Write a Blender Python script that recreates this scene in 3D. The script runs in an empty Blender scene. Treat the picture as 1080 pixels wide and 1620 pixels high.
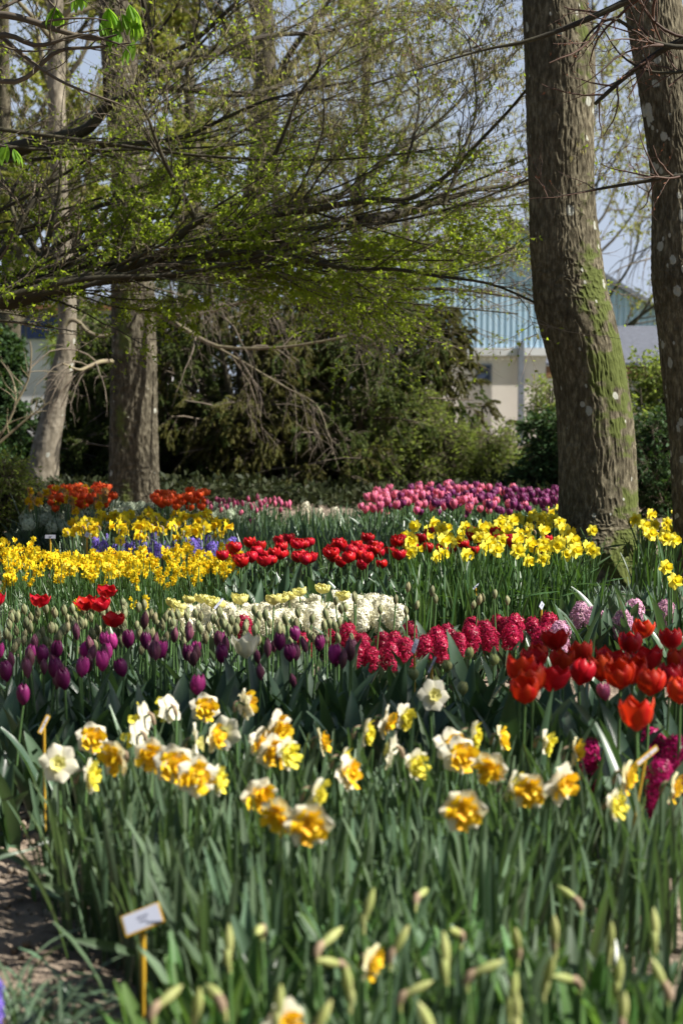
import bpy, math, random
import numpy as np
from mathutils import Vector, Matrix
R = math.radians
rng = np.random.default_rng(7)
random.seed(7)
scene = bpy.context.scene
C = scene.collection
# ---------------------------------------------------------------- camera
H, F, PITCH = 1.15, 2700.0, math.atan(170 / 2700)
camd = bpy.data.cameras.new('camera')
cam = bpy.data.objects.new('camera', camd); C.objects.link(cam)
cam.location = (0, 0, H); cam.rotation_euler = (R(90) - PITCH, 0, 0)
camd.sensor_fit = 'VERTICAL'; camd.sensor_height = 36; camd.lens = 36 * F / 1620
camd.clip_start = 0.05; camd.clip_end = 3000
camd.dof.use_dof = True; camd.dof.focus_distance = 7.6; camd.dof.aperture_fstop = 4.0
scene.camera = cam
# ---------------------------------------------------------------- light
SUN_EL, SUN_TOWARD_CAM = R(46), R(13)
sdir = Vector((math.cos(SUN_TOWARD_CAM) * math.cos(SUN_EL), -math.sin(SUN_TOWARD_CAM) * math.cos(SUN_EL), math.sin(SUN_EL)))
w = bpy.data.worlds.new('World'); scene.world = w; w.use_nodes = True
nt = w.node_tree; bg = nt.nodes['Background']
sky = nt.nodes.new('ShaderNodeTexSky'); sky.sky_type = 'NISHITA'; sky.sun_disc = False
sky.sun_elevation = SUN_EL; sky.sun_rotation = math.atan2(sdir.x, sdir.y)
sky.dust_density = 1.5; sky.air_density = 1.0; sky.ozone_density = 1.6
# thin bright high haze over the northern, lower part of the sky
tcw = nt.nodes.new('ShaderNodeTexCoord'); sx = nt.nodes.new('ShaderNodeSeparateXYZ'); nt.links.new(tcw.outputs['Generated'], sx.inputs[0])
m1_ = nt.nodes.new('ShaderNodeMapRange'); m1_.interpolation_type = 'SMOOTHSTEP'; m1_.inputs[1].default_value = -.1; m1_.inputs[2].default_value = .8; nt.links.new(sx.outputs['Y'], m1_.inputs[0])
m2_ = nt.nodes.new('ShaderNodeMapRange'); m2_.interpolation_type = 'SMOOTHSTEP'; m2_.inputs[1].default_value = .75; m2_.inputs[2].default_value = .0; nt.links.new(sx.outputs['Z'], m2_.inputs[0])
nzw = nt.nodes.new('ShaderNodeTexNoise'); nzw.inputs['Scale'].default_value = 3; nzw.inputs['Detail'].default_value = 4; nt.links.new(tcw.outputs['Generated'], nzw.inputs[0])
m3_ = nt.nodes.new('ShaderNodeMapRange'); m3_.inputs[1].default_value = .3; m3_.inputs[2].default_value = .7; m3_.inputs[3].default_value = .75; m3_.inputs[4].default_value = 1.0; nt.links.new(nzw.outputs[0], m3_.inputs[0])
mu1 = nt.nodes.new('ShaderNodeMath'); mu1.operation = 'MULTIPLY'; nt.links.new(m1_.outputs[0], mu1.inputs[0]); nt.links.new(m2_.outputs[0], mu1.inputs[1])
mu2 = nt.nodes.new('ShaderNodeMath'); mu2.operation = 'MULTIPLY'; nt.links.new(mu1.outputs[0], mu2.inputs[0]); nt.links.new(m3_.outputs[0], mu2.inputs[1])
mxw = nt.nodes.new('ShaderNodeMix'); mxw.data_type = 'RGBA'; nt.links.new(mu2.outputs[0], mxw.inputs[0]); nt.links.new(sky.outputs[0], mxw.inputs[6]); mxw.inputs[7].default_value = (5.6, 6.4, 8.0, 1)
nt.links.new(mxw.outputs[2], bg.inputs[0]); bg.inputs[1].default_value = 0.05
sl = bpy.data.lights.new('sun', 'SUN'); sl.energy = 5.0; sl.angle = R(0.5); sl.color = (1, .955, .87)
so = bpy.data.objects.new('sun', sl); C.objects.link(so); so.rotation_euler = sdir.to_track_quat('Z', 'Y').to_euler()
vs = scene.view_settings; vs.view_transform = 'Standard'; vs.look = 'None'; vs.gamma = 1; vs.exposure = 1.05
scene.cycles.max_bounces = 6; scene.cycles.transparent_max_bounces = 4; scene.cycles.diffuse_bounces = 2

# ---------------------------------------------------------------- pixel helpers (photo pixels, 1080 x 1620)
cp, sp = math.cos(PITCH), math.sin(PITCH)
def ray(px, py):
    a, b = (px - 540) / F, (810 - py) / F
    return a, cp + b * sp, b * cp - sp
def P(px, py, Y):
    x, y, z = ray(px, py); k = Y / y
    return np.array([x * k, Y, H + z * k])
def G(px, py, h=0.0):
    x, y, z = ray(px, py); k = (h - H) / z
    return np.array([x * k, y * k, 0.0])
def proj(x, y, z):
    dz = z - H; f = y * cp - dz * sp; u = y * sp + dz * cp
    return 540 + F * x / f, 810 - F * u / f
def inpoly(px, py, poly):
    n = len(poly); r = False; j = n - 1
    for i in range(n):
        xi, yi = poly[i]; xj, yj = poly[j]
        if (yi > py) != (yj > py) and px < (xj - xi) * (py - yi) / (yj - yi) + xi: r = not r
        j = i
    return r

# ---------------------------------------------------------------- mesh helpers
class MB:
    def __init__(s): s.v = []; s.f = []; s.n = 0; s.attrs = {}
    def add(s, v, f):
        v = np.asarray(v, float).reshape(-1, 3); f = np.asarray(f, np.int64).reshape(-1, 4)
        s.v.append(v); s.f.append(f + s.n); s.n += len(v); return s
    def arr(s): return np.concatenate(s.v), np.concatenate(s.f)
    def mesh(s, name, mat, smooth=True):
        me = bpy.data.meshes.new(name)
        if s.n:
            v, f = s.arr()
            me.vertices.add(len(v)); me.vertices.foreach_set('co', v.astype(np.float32).ravel())
            me.loops.add(f.size); me.loops.foreach_set('vertex_index', f.astype(np.int32).ravel())
            me.polygons.add(len(f)); me.polygons.foreach_set('loop_start', np.arange(0, f.size, 4, dtype=np.int32))
            me.polygons.foreach_set('loop_total', np.full(len(f), 4, np.int32))
            me.update(calc_edges=True)
            me.polygons.foreach_set('use_smooth', np.full(len(f), smooth))
            for k, a in s.attrs.items():
                at = me.attributes.new(k, 'FLOAT', 'POINT'); at.data.foreach_set('value', np.asarray(a, np.float32))
        me.materials.append(mat); return me
def grid_faces(nu, nv, wrap=False, off=0):
    i = np.arange(nu - 1)[:, None]; j = np.arange(nv if wrap else nv - 1)[None, :]
    j2 = (j + 1) % nv
    return np.stack([i * nv + j, i * nv + j2, (i + 1) * nv + j2, (i + 1) * nv + j], -1).reshape(-1, 4) + off
def tubes(mb, paths, radii, k=4):
    """paths M,N,3  radii M,N"""
    M, N, _ = paths.shape
    t = np.gradient(paths, axis=1); t /= np.linalg.norm(t, axis=2, keepdims=True) + 1e-9
    ref = np.where(np.abs(t[:, :1, 2:3]) > .8, np.array([[[1., 0, 0]]]), np.array([[[0, 0, 1.]]]))
    a = np.cross(t, np.broadcast_to(ref, t.shape)); a /= np.linalg.norm(a, axis=2, keepdims=True) + 1e-9
    b = np.cross(t, a)
    th = np.arange(k) / k * 2 * np.pi
    v = paths[:, :, None, :] + radii[:, :, None, None] * (a[:, :, None, :] * np.cos(th)[:, None] + b[:, :, None, :] * np.sin(th)[:, None])
    f = grid_faces(N, k, True)
    f = f[None] + (np.arange(M) * N * k)[:, None, None]
    mb.add(v.reshape(-1, 3), f.reshape(-1, 4))
def tube(mb, path, radii, k=8):
    p = np.asarray(path, float); r = np.broadcast_to(np.asarray(radii, float), (len(p),))
    tubes(mb, p[None], r[None], k)
def smooth_path(pts, n):
    pts = np.asarray(pts, float); m = len(pts)
    t = np.linspace(0, m - 1, n); i = np.clip(t.astype(int), 0, m - 2); u = (t - i)[:, None]
    g = lambda k: pts[np.clip(k, 0, m - 1)]
    p0, p1, p2, p3 = g(i - 1), g(i), g(i + 1), g(i + 2)
    return .5 * ((2 * p1) + (-p0 + p2) * u + (2 * p0 - 5 * p1 + 4 * p2 - p3) * u**2 + (-p0 + 3 * p1 - 3 * p2 + p3) * u**3)
def unit(a): return a / (np.linalg.norm(a, axis=-1, keepdims=True) + 1e-9)
def rand_unit(n, r=rng): return unit(r.normal(size=(n, 3)))
def leaves(mb, c, d, L, W, r=rng, fold=.25):
    """rhombic leaves at c (M,3), long axis d; L, W scalars or M"""
    M = len(c); d = unit(d); L = np.broadcast_to(L, (M,))[:, None]; W = np.broadcast_to(W, (M,))[:, None]
    s = unit(np.cross(d, rand_unit(M, r))); n = np.cross(s, d)
    v = np.stack([c, c + d * L * .45 + s * W * .5 + n * W * fold, c + d * L, c + d * L * .5 - s * W * .5 + n * W * fold], 1)
    mb.add(v.reshape(-1, 3), np.arange(M * 4).reshape(-1, 4))
def children(paths, radii, per, lo, hi, ang=(30, 65), flat=1.0, trop=0.0, segs=5, t0=.2, wob=.25, rr=.5, r=rng, minr=.0012, lenfall=.5):
    M, N, _ = paths.shape
    idx = np.repeat(np.arange(M), per); n = len(idx)
    t = t0 + (1 - t0) * r.random(n); ft = t * (N - 1); i = np.minimum(ft.astype(int), N - 2); u = (ft - i)[:, None]
    p = paths[idx, i] * (1 - u) + paths[idx, i + 1] * u
    tan = unit(paths[idx, i + 1] - paths[idx, i])
    perp = np.cross(tan, rand_unit(n, r)); perp[:, 2] *= flat; perp = unit(perp)
    a = np.radians(r.uniform(*ang, n))[:, None]
    d = unit(tan * np.cos(a) + perp * np.sin(a))
    L = r.uniform(lo, hi, n) * (1 - lenfall * t)
    out = np.zeros((n, segs, 3)); out[:, 0] = p
    for s in range(1, segs):
        d = unit(d + wob * rand_unit(n, r) * np.array([1, 1, .6]) + np.array([0, 0, trop]))
        out[:, s] = out[:, s - 1] + d * (L / (segs - 1))[:, None]
    rad0 = np.maximum((radii[idx, i] * (1 - u[:, 0]) + radii[idx, i + 1] * u[:, 0]) * rr, minr)
    rad = rad0[:, None] * np.linspace(1, .35, segs)[None]
    return out, rad
def along(paths, n, r=rng, t0=.1):
    M, N, _ = paths.shape
    idx = r.integers(0, M, n); t = t0 + (1 - t0) * r.random(n); ft = t * (N - 1); i = np.minimum(ft.astype(int), N - 2); u = (ft - i)[:, None]
    return paths[idx, i] * (1 - u) + paths[idx, i + 1] * u, unit(paths[idx, i + 1] - paths[idx, i])

# ---------------------------------------------------------------- materials
def mat(name, col, rough=.6, trans=0.0, tcol=None, var=.12, noise=None, bump=0.0, bscale=60, spec=.4, hue=.0, col2=None, stretch=(1, 1, 1), isl=True, nscale=8, coat=0):
    """principled (+ translucent) with per-object / per-island tint variation and a noise mottling"""
    m = bpy.data.materials.new(name); m.use_nodes = True; n = m.node_tree; N = n.nodes; L = n.links
    b = N['Principled BSDF']; out = N['Material Output']
    b.inputs['Roughness'].default_value = rough; b.inputs['Specular IOR Level'].default_value = spec
    tc = N.new('ShaderNodeTexCoord'); mp = N.new('ShaderNodeMapping'); mp.inputs['Scale'].default_value = stretch
    L.new(tc.outputs['Object'], mp.inputs[0])
    nz = N.new('ShaderNodeTexNoise'); nz.inputs['Scale'].default_value = nscale; nz.inputs['Detail'].default_value = 5
    L.new(mp.outputs[0], nz.inputs[0])
    mix = N.new('ShaderNodeMix'); mix.data_type = 'RGBA'
    mix.inputs[6].default_value = (*col, 1); mix.inputs[7].default_value = (*(col2 or tuple(c * .7 for c in col)), 1)
    cr = N.new('ShaderNodeMapRange'); cr.inputs[1].default_value = .35; cr.inputs[2].default_value = .65
    L.new(nz.outputs[0], cr.inputs[0]); L.new(cr.outputs[0], mix.inputs[0])
    hs = N.new('ShaderNodeHueSaturation'); L.new(mix.outputs[2], hs.inputs['Color'])
    oi = N.new('ShaderNodeObjectInfo'); ge = N.new('ShaderNodeNewGeometry')
    ad = N.new('ShaderNodeMath'); ad.operation = 'ADD'; L.new(oi.outputs['Random'], ad.inputs[0])
    if isl: L.new(ge.outputs['Random Per Island'], ad.inputs[1])
    else: ad.inputs[1].default_value = .5
    mr = N.new('ShaderNodeMapRange'); mr.inputs[2].default_value = 2; mr.inputs[3].default_value = 1 - var * 1.6; mr.inputs[4].default_value = 1 + var * 1.6
    L.new(ad.outputs[0], mr.inputs[0]); L.new(mr.outputs[0], hs.inputs['Value'])
    if hue:
        fr = N.new('ShaderNodeMath'); fr.operation = 'MULTIPLY'; fr.inputs[1].default_value = 7.31; L.new(ad.outputs[0], fr.inputs[0])
        f2 = N.new('ShaderNodeMath'); f2.operation = 'FRACT'; L.new(fr.outputs[0], f2.inputs[0])
        mh = N.new('ShaderNodeMapRange'); mh.inputs[3].default_value = .5 - hue; mh.inputs[4].default_value = .5 + hue
        L.new(f2.outputs[0], mh.inputs[0]); L.new(mh.outputs[0], hs.inputs['Hue'])
    L.new(hs.outputs[0], b.inputs['Base Color'])
    if bump:
        n2 = N.new('ShaderNodeTexNoise'); n2.inputs['Scale'].default_value = bscale; n2.inputs['Detail'].default_value = 8
        L.new(mp.outputs[0], n2.inputs[0])
        bp = N.new('ShaderNodeBump'); bp.inputs['Strength'].default_value = 1; bp.inputs['Distance'].default_value = bump
        L.new(n2.outputs[0], bp.inputs['Height']); L.new(bp.outputs[0], b.inputs['Normal'])
    if trans:
        t = N.new('ShaderNodeBsdfTranslucent')
        if tcol:
            t.inputs[0].default_value = (*tcol, 1)
        else: L.new(hs.outputs[0], t.inputs[0])
        ms = N.new('ShaderNodeMixShader'); ms.inputs[0].default_value = trans
        L.new(b.outputs[0], ms.inputs[1]); L.new(t.outputs[0], ms.inputs[2]); L.new(ms.outputs[0], out.inputs[0])
    return m
M = {}
# leaves of bulbs
M['daf_leaf'] = mat('daffodil_leaf', (.112, .172, .100), .32, .18, (.18, .33, .07), .38, hue=.03, nscale=20, stretch=(1, 1, .2), spec=.55)
M['daf_leaf_dk'] = mat('narcissus_leaf', (.055, .115, .035), .42, .22, (.12, .25, .03), .28, hue=.02, nscale=20, spec=.5)
M['tul_leaf'] = mat('tulip_leaf', (.068, .122, .068), .33, .15, (.12, .24, .05), .3, hue=.02, nscale=9, stretch=(1, 1, .3), spec=.45)
M['grey_leaf'] = mat('grey_green_leaf', (.115, .165, .115), .5, .18, (.16, .26, .1), .3, hue=.02, nscale=12)
M['bright_leaf'] = mat('bright_leaf', (.10, .20, .055), .4, .28, (.2, .38, .05), .3, hue=.025, nscale=10)
M['stem'] = mat('flower_stem', (.10, .19, .06), .45, .1, None, .15)
M['stem_dk'] = mat('dark_stem', (.07, .10, .05), .5, 0, None, .15)
# petals
def petal(n, c, c2=None, t=.35, tc=None, rough=.5, var=.12, hue=.006): return mat('petal_' + n, c, rough, t, tc, var, hue=hue, col2=c2, nscale=55, stretch=(1, 1, .14), spec=.22)
M['p_white'] = petal('white', (.82, .78, .66), (.78, .74, .56), .3, (.85, .8, .5), var=.05)
M['p_cream'] = petal('cream', (.84, .79, .52), (.80, .74, .38), .3, None, var=.06)
M['p_creamy'] = petal('cream_yellow', (.84, .80, .33), (.80, .74, .20), .3, None, var=.06)
M['p_orange'] = petal('orange', (.92, .50, .012), (.93, .66, .03), .3, (.95, .6, .02), var=.06, hue=.012)
M['p_yellow'] = petal('yellow', (.86, .70, .03), (.84, .62, .02), .35, (.9, .75, .03), var=.08)
M['p_gold'] = petal('golden', (.84, .56, .01), (.80, .48, .01), .35, (.88, .6, .02), var=.12)
M['p_lemon'] = petal('lemon', (.86, .78, .09), (.85, .72, .05), .35, (.9, .82, .1), var=.06)
M['p_red'] = petal('red', (.44, .008, .006), (.62, .050, .010), .3, (.75, .04, .008), .5, .12)
M['p_crim'] = petal('crimson', (.55, .008, .018), (.40, .008, .016), .3, (.75, .02, .02), .4, .15)
M['p_dkred'] = petal('dark_red', (.36, .010, .012), (.28, .008, .014), .3, (.5, .02, .02), .42, .15)
M['p_purple'] = petal('purple', (.14, .015, .085), (.22, .022, .12), .28, (.28, .02, .12), .38, .25)
M['p_magenta'] = petal('magenta', (.50, .035, .25), (.56, .07, .31), .32, (.7, .05, .3), .38, .2)
M['p_dusky'] = petal('dusky_purple', (.24, .06, .13), (.16, .08, .07), .25, (.3, .07, .15), .45, .2)
M['p_pink'] = petal('pink', (.62, .10, .22), (.70, .22, .34), .35, (.85, .2, .25), .4, .18, .02)
M['p_mauve'] = petal('mauve', (.25, .04, .15), (.13, .02, .09), .3, (.35, .06, .18), .4, .3, .02)
M['p_orred'] = petal('orange_red', (.80, .075, .018), (.84, .16, .03), .35, (.9, .12, .02), .4, .15)
M['p_peach'] = petal('peach', (.62, .36, .13), (.50, .25, .08), .3, None, .5, .2)
M['p_hyred'] = petal('hyacinth_crimson', (.30, .006, .040), (.44, .022, .075), .28, (.55, .015, .07), .4, .3)
M['p_hymag'] = petal('hyacinth_magenta', (.44, .012, .13), (.30, .008, .09), .3, (.7, .03, .2), .4, .3)
M['p_hywh'] = petal('hyacinth_white', (.84, .81, .66), (.82, .78, .55), .25, None, .5, .05)
M['p_lilac'] = petal('hyacinth_lilac', (.58, .28, .44), (.70, .42, .52), .3, None, .5, .25, .03)
M['p_violet'] = petal('violet', (.16, .11, .48), (.22, .15, .56), .25, None, .5, .2)
M['p_pgreen'] = petal('pale_green', (.42, .50, .34), (.55, .60, .46), .3, None, .5, .2)
M['p_bud'] = petal('bud_green', (.21, .25, .12), (.30, .26, .14), .25, (.35, .35, .12), .5, .3, .02)
M['p_budl'] = petal('bud_yellow_green', (.36, .41, .13), (.50, .51, .22), .3, None, .5, .15)
M['spathe'] = mat('papery_spathe', (.40, .29, .19), .8, .25, None, .2)
# bark
def bark(name, base, ridge, light, sc, mosscol=(.062, .078, .022), bd=.004):
    m = bpy.data.materials.new(name); m.use_nodes = True; n = m.node_tree; N = n.nodes; L = n.links
    b = N['Principled BSDF']; b.inputs['Roughness'].default_value = .9; b.inputs['Specular IOR Level'].default_value = .15
    tc = N.new('ShaderNodeTexCoord'); mp = N.new('ShaderNodeMapping'); mp.inputs['Scale'].default_value = (1, 1, .34); L.new(tc.outputs['Object'], mp.inputs[0])
    nz = N.new('ShaderNodeTexNoise'); nz.inputs['Scale'].default_value = sc; nz.inputs['Detail'].default_value = 8; nz.inputs['Roughness'].default_value = .65; L.new(mp.outputs[0], nz.inputs[0])
    cr = N.new('ShaderNodeValToRGB'); e = cr.color_ramp.elements
    e[0].position = .32; e[0].color = (*base, 1); e[1].position = .68; e[1].color = (*light, 1)
    k = e.new(.5); k.color = (*ridge, 1); L.new(nz.outputs[0], cr.inputs[0])
    n2 = N.new('ShaderNodeTexNoise'); n2.inputs['Scale'].default_value = 2.5; n2.inputs['Detail'].default_value = 4; L.new(tc.outputs['Object'], n2.inputs[0])
    hv = N.new('ShaderNodeHueSaturation'); mr = N.new('ShaderNodeMapRange'); mr.inputs[1].default_value = .3; mr.inputs[2].default_value = .7; mr.inputs[3].default_value = .7; mr.inputs[4].default_value = 1.25
    L.new(n2.outputs[0], mr.inputs[0]); L.new(mr.outputs[0], hv.inputs['Value']); L.new(cr.outputs[0], hv.inputs['Color'])
    def layer(prev, attr, col, col2, nsc, lo, hi):
        at = N.new('ShaderNodeAttribute'); at.attribute_name = attr
        n3 = N.new('ShaderNodeTexNoise'); n3.inputs['Scale'].default_value = nsc; n3.inputs['Detail'].default_value = 6; n3.inputs['Roughness'].default_value = .7; L.new(tc.outputs['Object'], n3.inputs[0])
        a = N.new('ShaderNodeMath'); a.operation = 'ADD'; L.new(at.outputs['Fac'], a.inputs[0]); L.new(n3.outputs[0], a.inputs[1])
        q = N.new('ShaderNodeMapRange'); q.inputs[1].default_value = lo; q.inputs[2].default_value = hi; L.new(a.outputs[0], q.inputs[0])
        g = N.new('ShaderNodeAttribute'); g.attribute_name = attr + '_on'
        w_ = N.new('ShaderNodeMath'); w_.operation = 'MULTIPLY'; L.new(q.outputs[0], w_.inputs[0]); 
        c3 = N.new('ShaderNodeMath'); c3.operation = 'GREATER_THAN'; c3.inputs[1].default_value = .02; L.new(at.outputs['Fac'], c3.inputs[0]); L.new(c3.outputs[0], w_.inputs[1])
        cm = N.new('ShaderNodeMix'); cm.data_type = 'RGBA'; cm.inputs[6].default_value = (*col, 1); cm.inputs[7].default_value = (*col2, 1)
        n4 = N.new('ShaderNodeTexNoise'); n4.inputs['Scale'].default_value = nsc * 2.3; L.new(tc.outputs['Object'], n4.inputs[0]); L.new(n4.outputs[0], cm.inputs[0])
        x = N.new('ShaderNodeMix'); x.data_type = 'RGBA'; L.new(w_.outputs[0], x.inputs[0]); L.new(prev, x.inputs[6]); L.new(cm.outputs[2], x.inputs[7])
        return x.outputs[2]
    c = layer(hv.outputs[0], 'moss', mosscol, (.105, .125, .032), 26, .80, 1.02)
    c = layer(c, 'lichen', (.42, .42, .36), (.30, .31, .27), 45, .98, 1.10)
    L.new(c, b.inputs['Base Color'])
    n5 = N.new('ShaderNodeTexNoise'); n5.inputs['Scale'].default_value = sc * 2; n5.inputs['Detail'].default_value = 9; n5.inputs['Roughness'].default_value = .7; L.new(mp.outputs[0], n5.inputs[0])
    bp = N.new('ShaderNodeBump'); bp.inputs['Distance'].default_value = bd; L.new(n5.outputs[0], bp.inputs['Height']); L.new(bp.outputs[0], b.inputs['Normal'])
    return m
M['bark_big'] = bark('bark_fissured', (.045, .038, .024), (.10, .086, .056), (.23, .205, .14), 42)
M['bark_far'] = bark('bark_grey_brown', (.032, .027, .018), (.072, .062, .042), (.18, .160, .115), 30)
M['bark_pale'] = bark('bark_pale', (.11, .094, .066), (.19, .165, .125), (.30, .265, .205), 14)
M['bark_dk'] = mat('branch_bark', (.034, .028, .019), .85, 0, None, .15, bump=.003, bscale=40, col2=(.065, .058, .030), nscale=5)
M['twig'] = mat('twig_bark', (.105, .082, .062), .8, 0, None, .25, col2=(.16, .13, .09))
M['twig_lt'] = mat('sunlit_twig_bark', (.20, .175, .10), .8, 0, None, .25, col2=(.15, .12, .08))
# foliage
def fol(n, c, tc, var=.35, hue=.03, t=.4): return mat('foliage_' + n, c, .55, t, tc, var, hue=hue, nscale=3, spec=.14)
M['f_fresh'] = fol('fresh', (.16, .22, .028), (.46, .60, .04), t=.5)
M['f_catkin'] = fol('catkin', (.27, .25, .10), (.38, .36, .10), .25, .02, .3)
M['f_yew'] = fol('conifer', (.058, .080, .018), (.13, .18, .03), .4, .035, .25)
M['f_olive'] = fol('conifer_bronze', (.088, .088, .022), (.19, .18, .03), .4, .03, .25)
M['f_ivy'] = fol('ivy', (.045, .085, .030), (.10, .2, .03), .4, .02, .15)
M['f_shrub'] = fol('shrub', (.16, .20, .05), (.34, .44, .07), .35, .03)
M['f_yg'] = fol('spring_haze', (.28, .28, .06), (.48, .50, .08), .3, .03)
M['f_chest'] = fol('chestnut', (.15, .30, .035), (.36, .62, .05), .15, .01, .45)
M['f_grass'] = fol('grass', (.12, .21, .045), (.2, .35, .05), .3, .02, .2)
M['soil'] = None

# ---------------------------------------------------------------- object helpers
def tag(o, label=None, cat=None, group=None, kind=None):
    if label: o['label'] = label
    if cat: o['category'] = cat
    if group: o['group'] = group
    if kind: o['kind'] = kind
    return o
def link(name, me, parent=None):
    o = bpy.data.objects.new(name, me); C.objects.link(o)
    if parent is not None: o.parent = parent
    return o
def empty(name, loc=(0, 0, 0)):
    o = bpy.data.objects.new(name, None); o.empty_display_size = .05; C.objects.link(o); o.location = loc; return o

# ---------------------------------------------------------------- value noise
def vnoise(u, v, nu, nv, seed=0):
    """u in [0,1) wraps over nu cells, v in [0,1] over nv cells"""
    g = np.random.default_rng(seed).random((nv + 2, nu))
    x = (u % 1) * nu; y = np.clip(v, 0, 1) * nv
    xi = np.floor(x).astype(int); yi = np.floor(y).astype(int); fx = x - xi; fy = y - yi
    fx = fx * fx * (3 - 2 * fx); fy = fy * fy * (3 - 2 * fy)
    a = g[yi, xi % nu]; b = g[yi, (xi + 1) % nu]; c = g[yi + 1, xi % nu]; d = g[yi + 1, (xi + 1) % nu]
    return (a * (1 - fx) + b * fx) * (1 - fy) + (c * (1 - fx) + d * fx) * fy

# ================================================================ SETTING
def soil_mat():
    m = mat('soil', (.115, .088, .066), .95, 0, None, 0, col2=(.27, .215, .165), nscale=9, bump=.02, bscale=45, isl=False, spec=.1)
    return m
M['soil'] = soil_mat()
# ground sheet: fine near the beds, coarse to the horizon; a low rise behind the hedge
xs = np.concatenate([np.linspace(-900, -12, 14)[:-1], np.linspace(-12, -3, 50)[:-1], np.linspace(-3, 3, 420), np.linspace(3, 12, 50)[1:], np.linspace(12, 900, 14)[1:]])
ys = np.concatenate([np.linspace(-300, 1.0, 8)[:-1], np.linspace(1.0, 6, 340)[:-1], np.linspace(6, 20, 130)[:-1], np.linspace(20, 60, 30)[:-1], np.linspace(60, 2500, 16)])
X, Y = np.meshgrid(xs, ys)
def gz(X, Y):
    u = (X + 12) / 24; v = Y / 24
    n = sum(vnoise(np.clip(u, 0, .999), np.clip(v, 0, 1), k, k, s) * a for k, a, s in ((60, .03, 1), (190, .024, 2), (420, .024, 3), (800, .016, 4)))
    near = (np.abs(X) < 12) & (Y > 0) & (Y < 24)
    return np.where(near, n - .045, 0)
Z = gz(X, Y)
mb = MB(); mb.add(np.stack([X, Y, Z], -1), grid_faces(len(ys), len(xs)))
tag(link('ground', mb.mesh('ground', M['soil'])), kind='structure')
# lawn far behind the hedge, road and bank
mb = MB(); q = np.array([[-80, 24, .012], [80, 24, .012], [80, 43, .012], [-80, 43, .012]]); mb.add(q, [[0, 1, 2, 3]])
tag(link('lawn', mb.mesh('lawn', mat('lawn_grass', (.09, .16, .03), .9, 0, None, 0, col2=(.14, .21, .05), nscale=3, bump=.03, bscale=20, isl=False))), kind='structure')
mb = MB(); q = np.array([[-80, 30, .024], [80, 30, .024], [80, 36, .024], [-80, 36, .024]]); mb.add(q, [[0, 1, 2, 3]])
tag(link('road', mb.mesh('road', mat('asphalt', (.16, .165, .18), .85, 0, None, 0, nscale=10, bump=.004, bscale=200, isl=False))), kind='structure')
def crumbs():
    rg = np.random.default_rng(5); n = 9000; p = np.stack([rg.uniform(-1.9, 1.9, n), rg.uniform(2.2, 6.2, n) ** 1.0, np.zeros(n)], -1)
    sz = .003 + .010 * rg.random(n) ** 2.5; c8 = np.array([(x, y, z) for x in (-1, 1) for y in (-1, 1) for z in (-1, 1)], float)
    v = p[:, None] + (c8[None] * rg.uniform(.35, 1.1, (n, 8, 3))) * sz[:, None, None]
    yi = np.clip(np.searchsorted(ys, p[:, 1]), 0, len(ys) - 1); xi = np.clip(np.searchsorted(xs, p[:, 0]), 0, len(xs) - 1)
    v[:, :, 2] += (Z[yi, xi] + sz * .5)[:, None]; f = np.array([[0, 1, 3, 2], [4, 6, 7, 5], [0, 4, 5, 1], [2, 3, 7, 6], [0, 2, 6, 4], [1, 5, 7, 3]])
    mb = MB(); mb.add(v.reshape(-1, 3), (f[None] + (np.arange(n) * 8)[:, None, None]).reshape(-1, 4)); tag(link('soil_crumbs', mb.mesh('soil_crumbs', mat('soil_crumb', (.16, .125, .09), .95, 0, None, .3, col2=(.27, .22, .17), spec=.1))), kind='stuff')
crumbs()
def box(mb, x0, x1, y0, y1, z0, z1):
    v = [(x, y, z) for x in (x0, x1) for y in (y0, y1) for z in (z0, z1)]
    mb.add(v, [[0, 1, 3, 2], [4, 6, 7, 5], [0, 4, 5, 1], [2, 3, 7, 6], [0, 2, 6, 4], [1, 5, 7, 3]]); return mb

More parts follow.
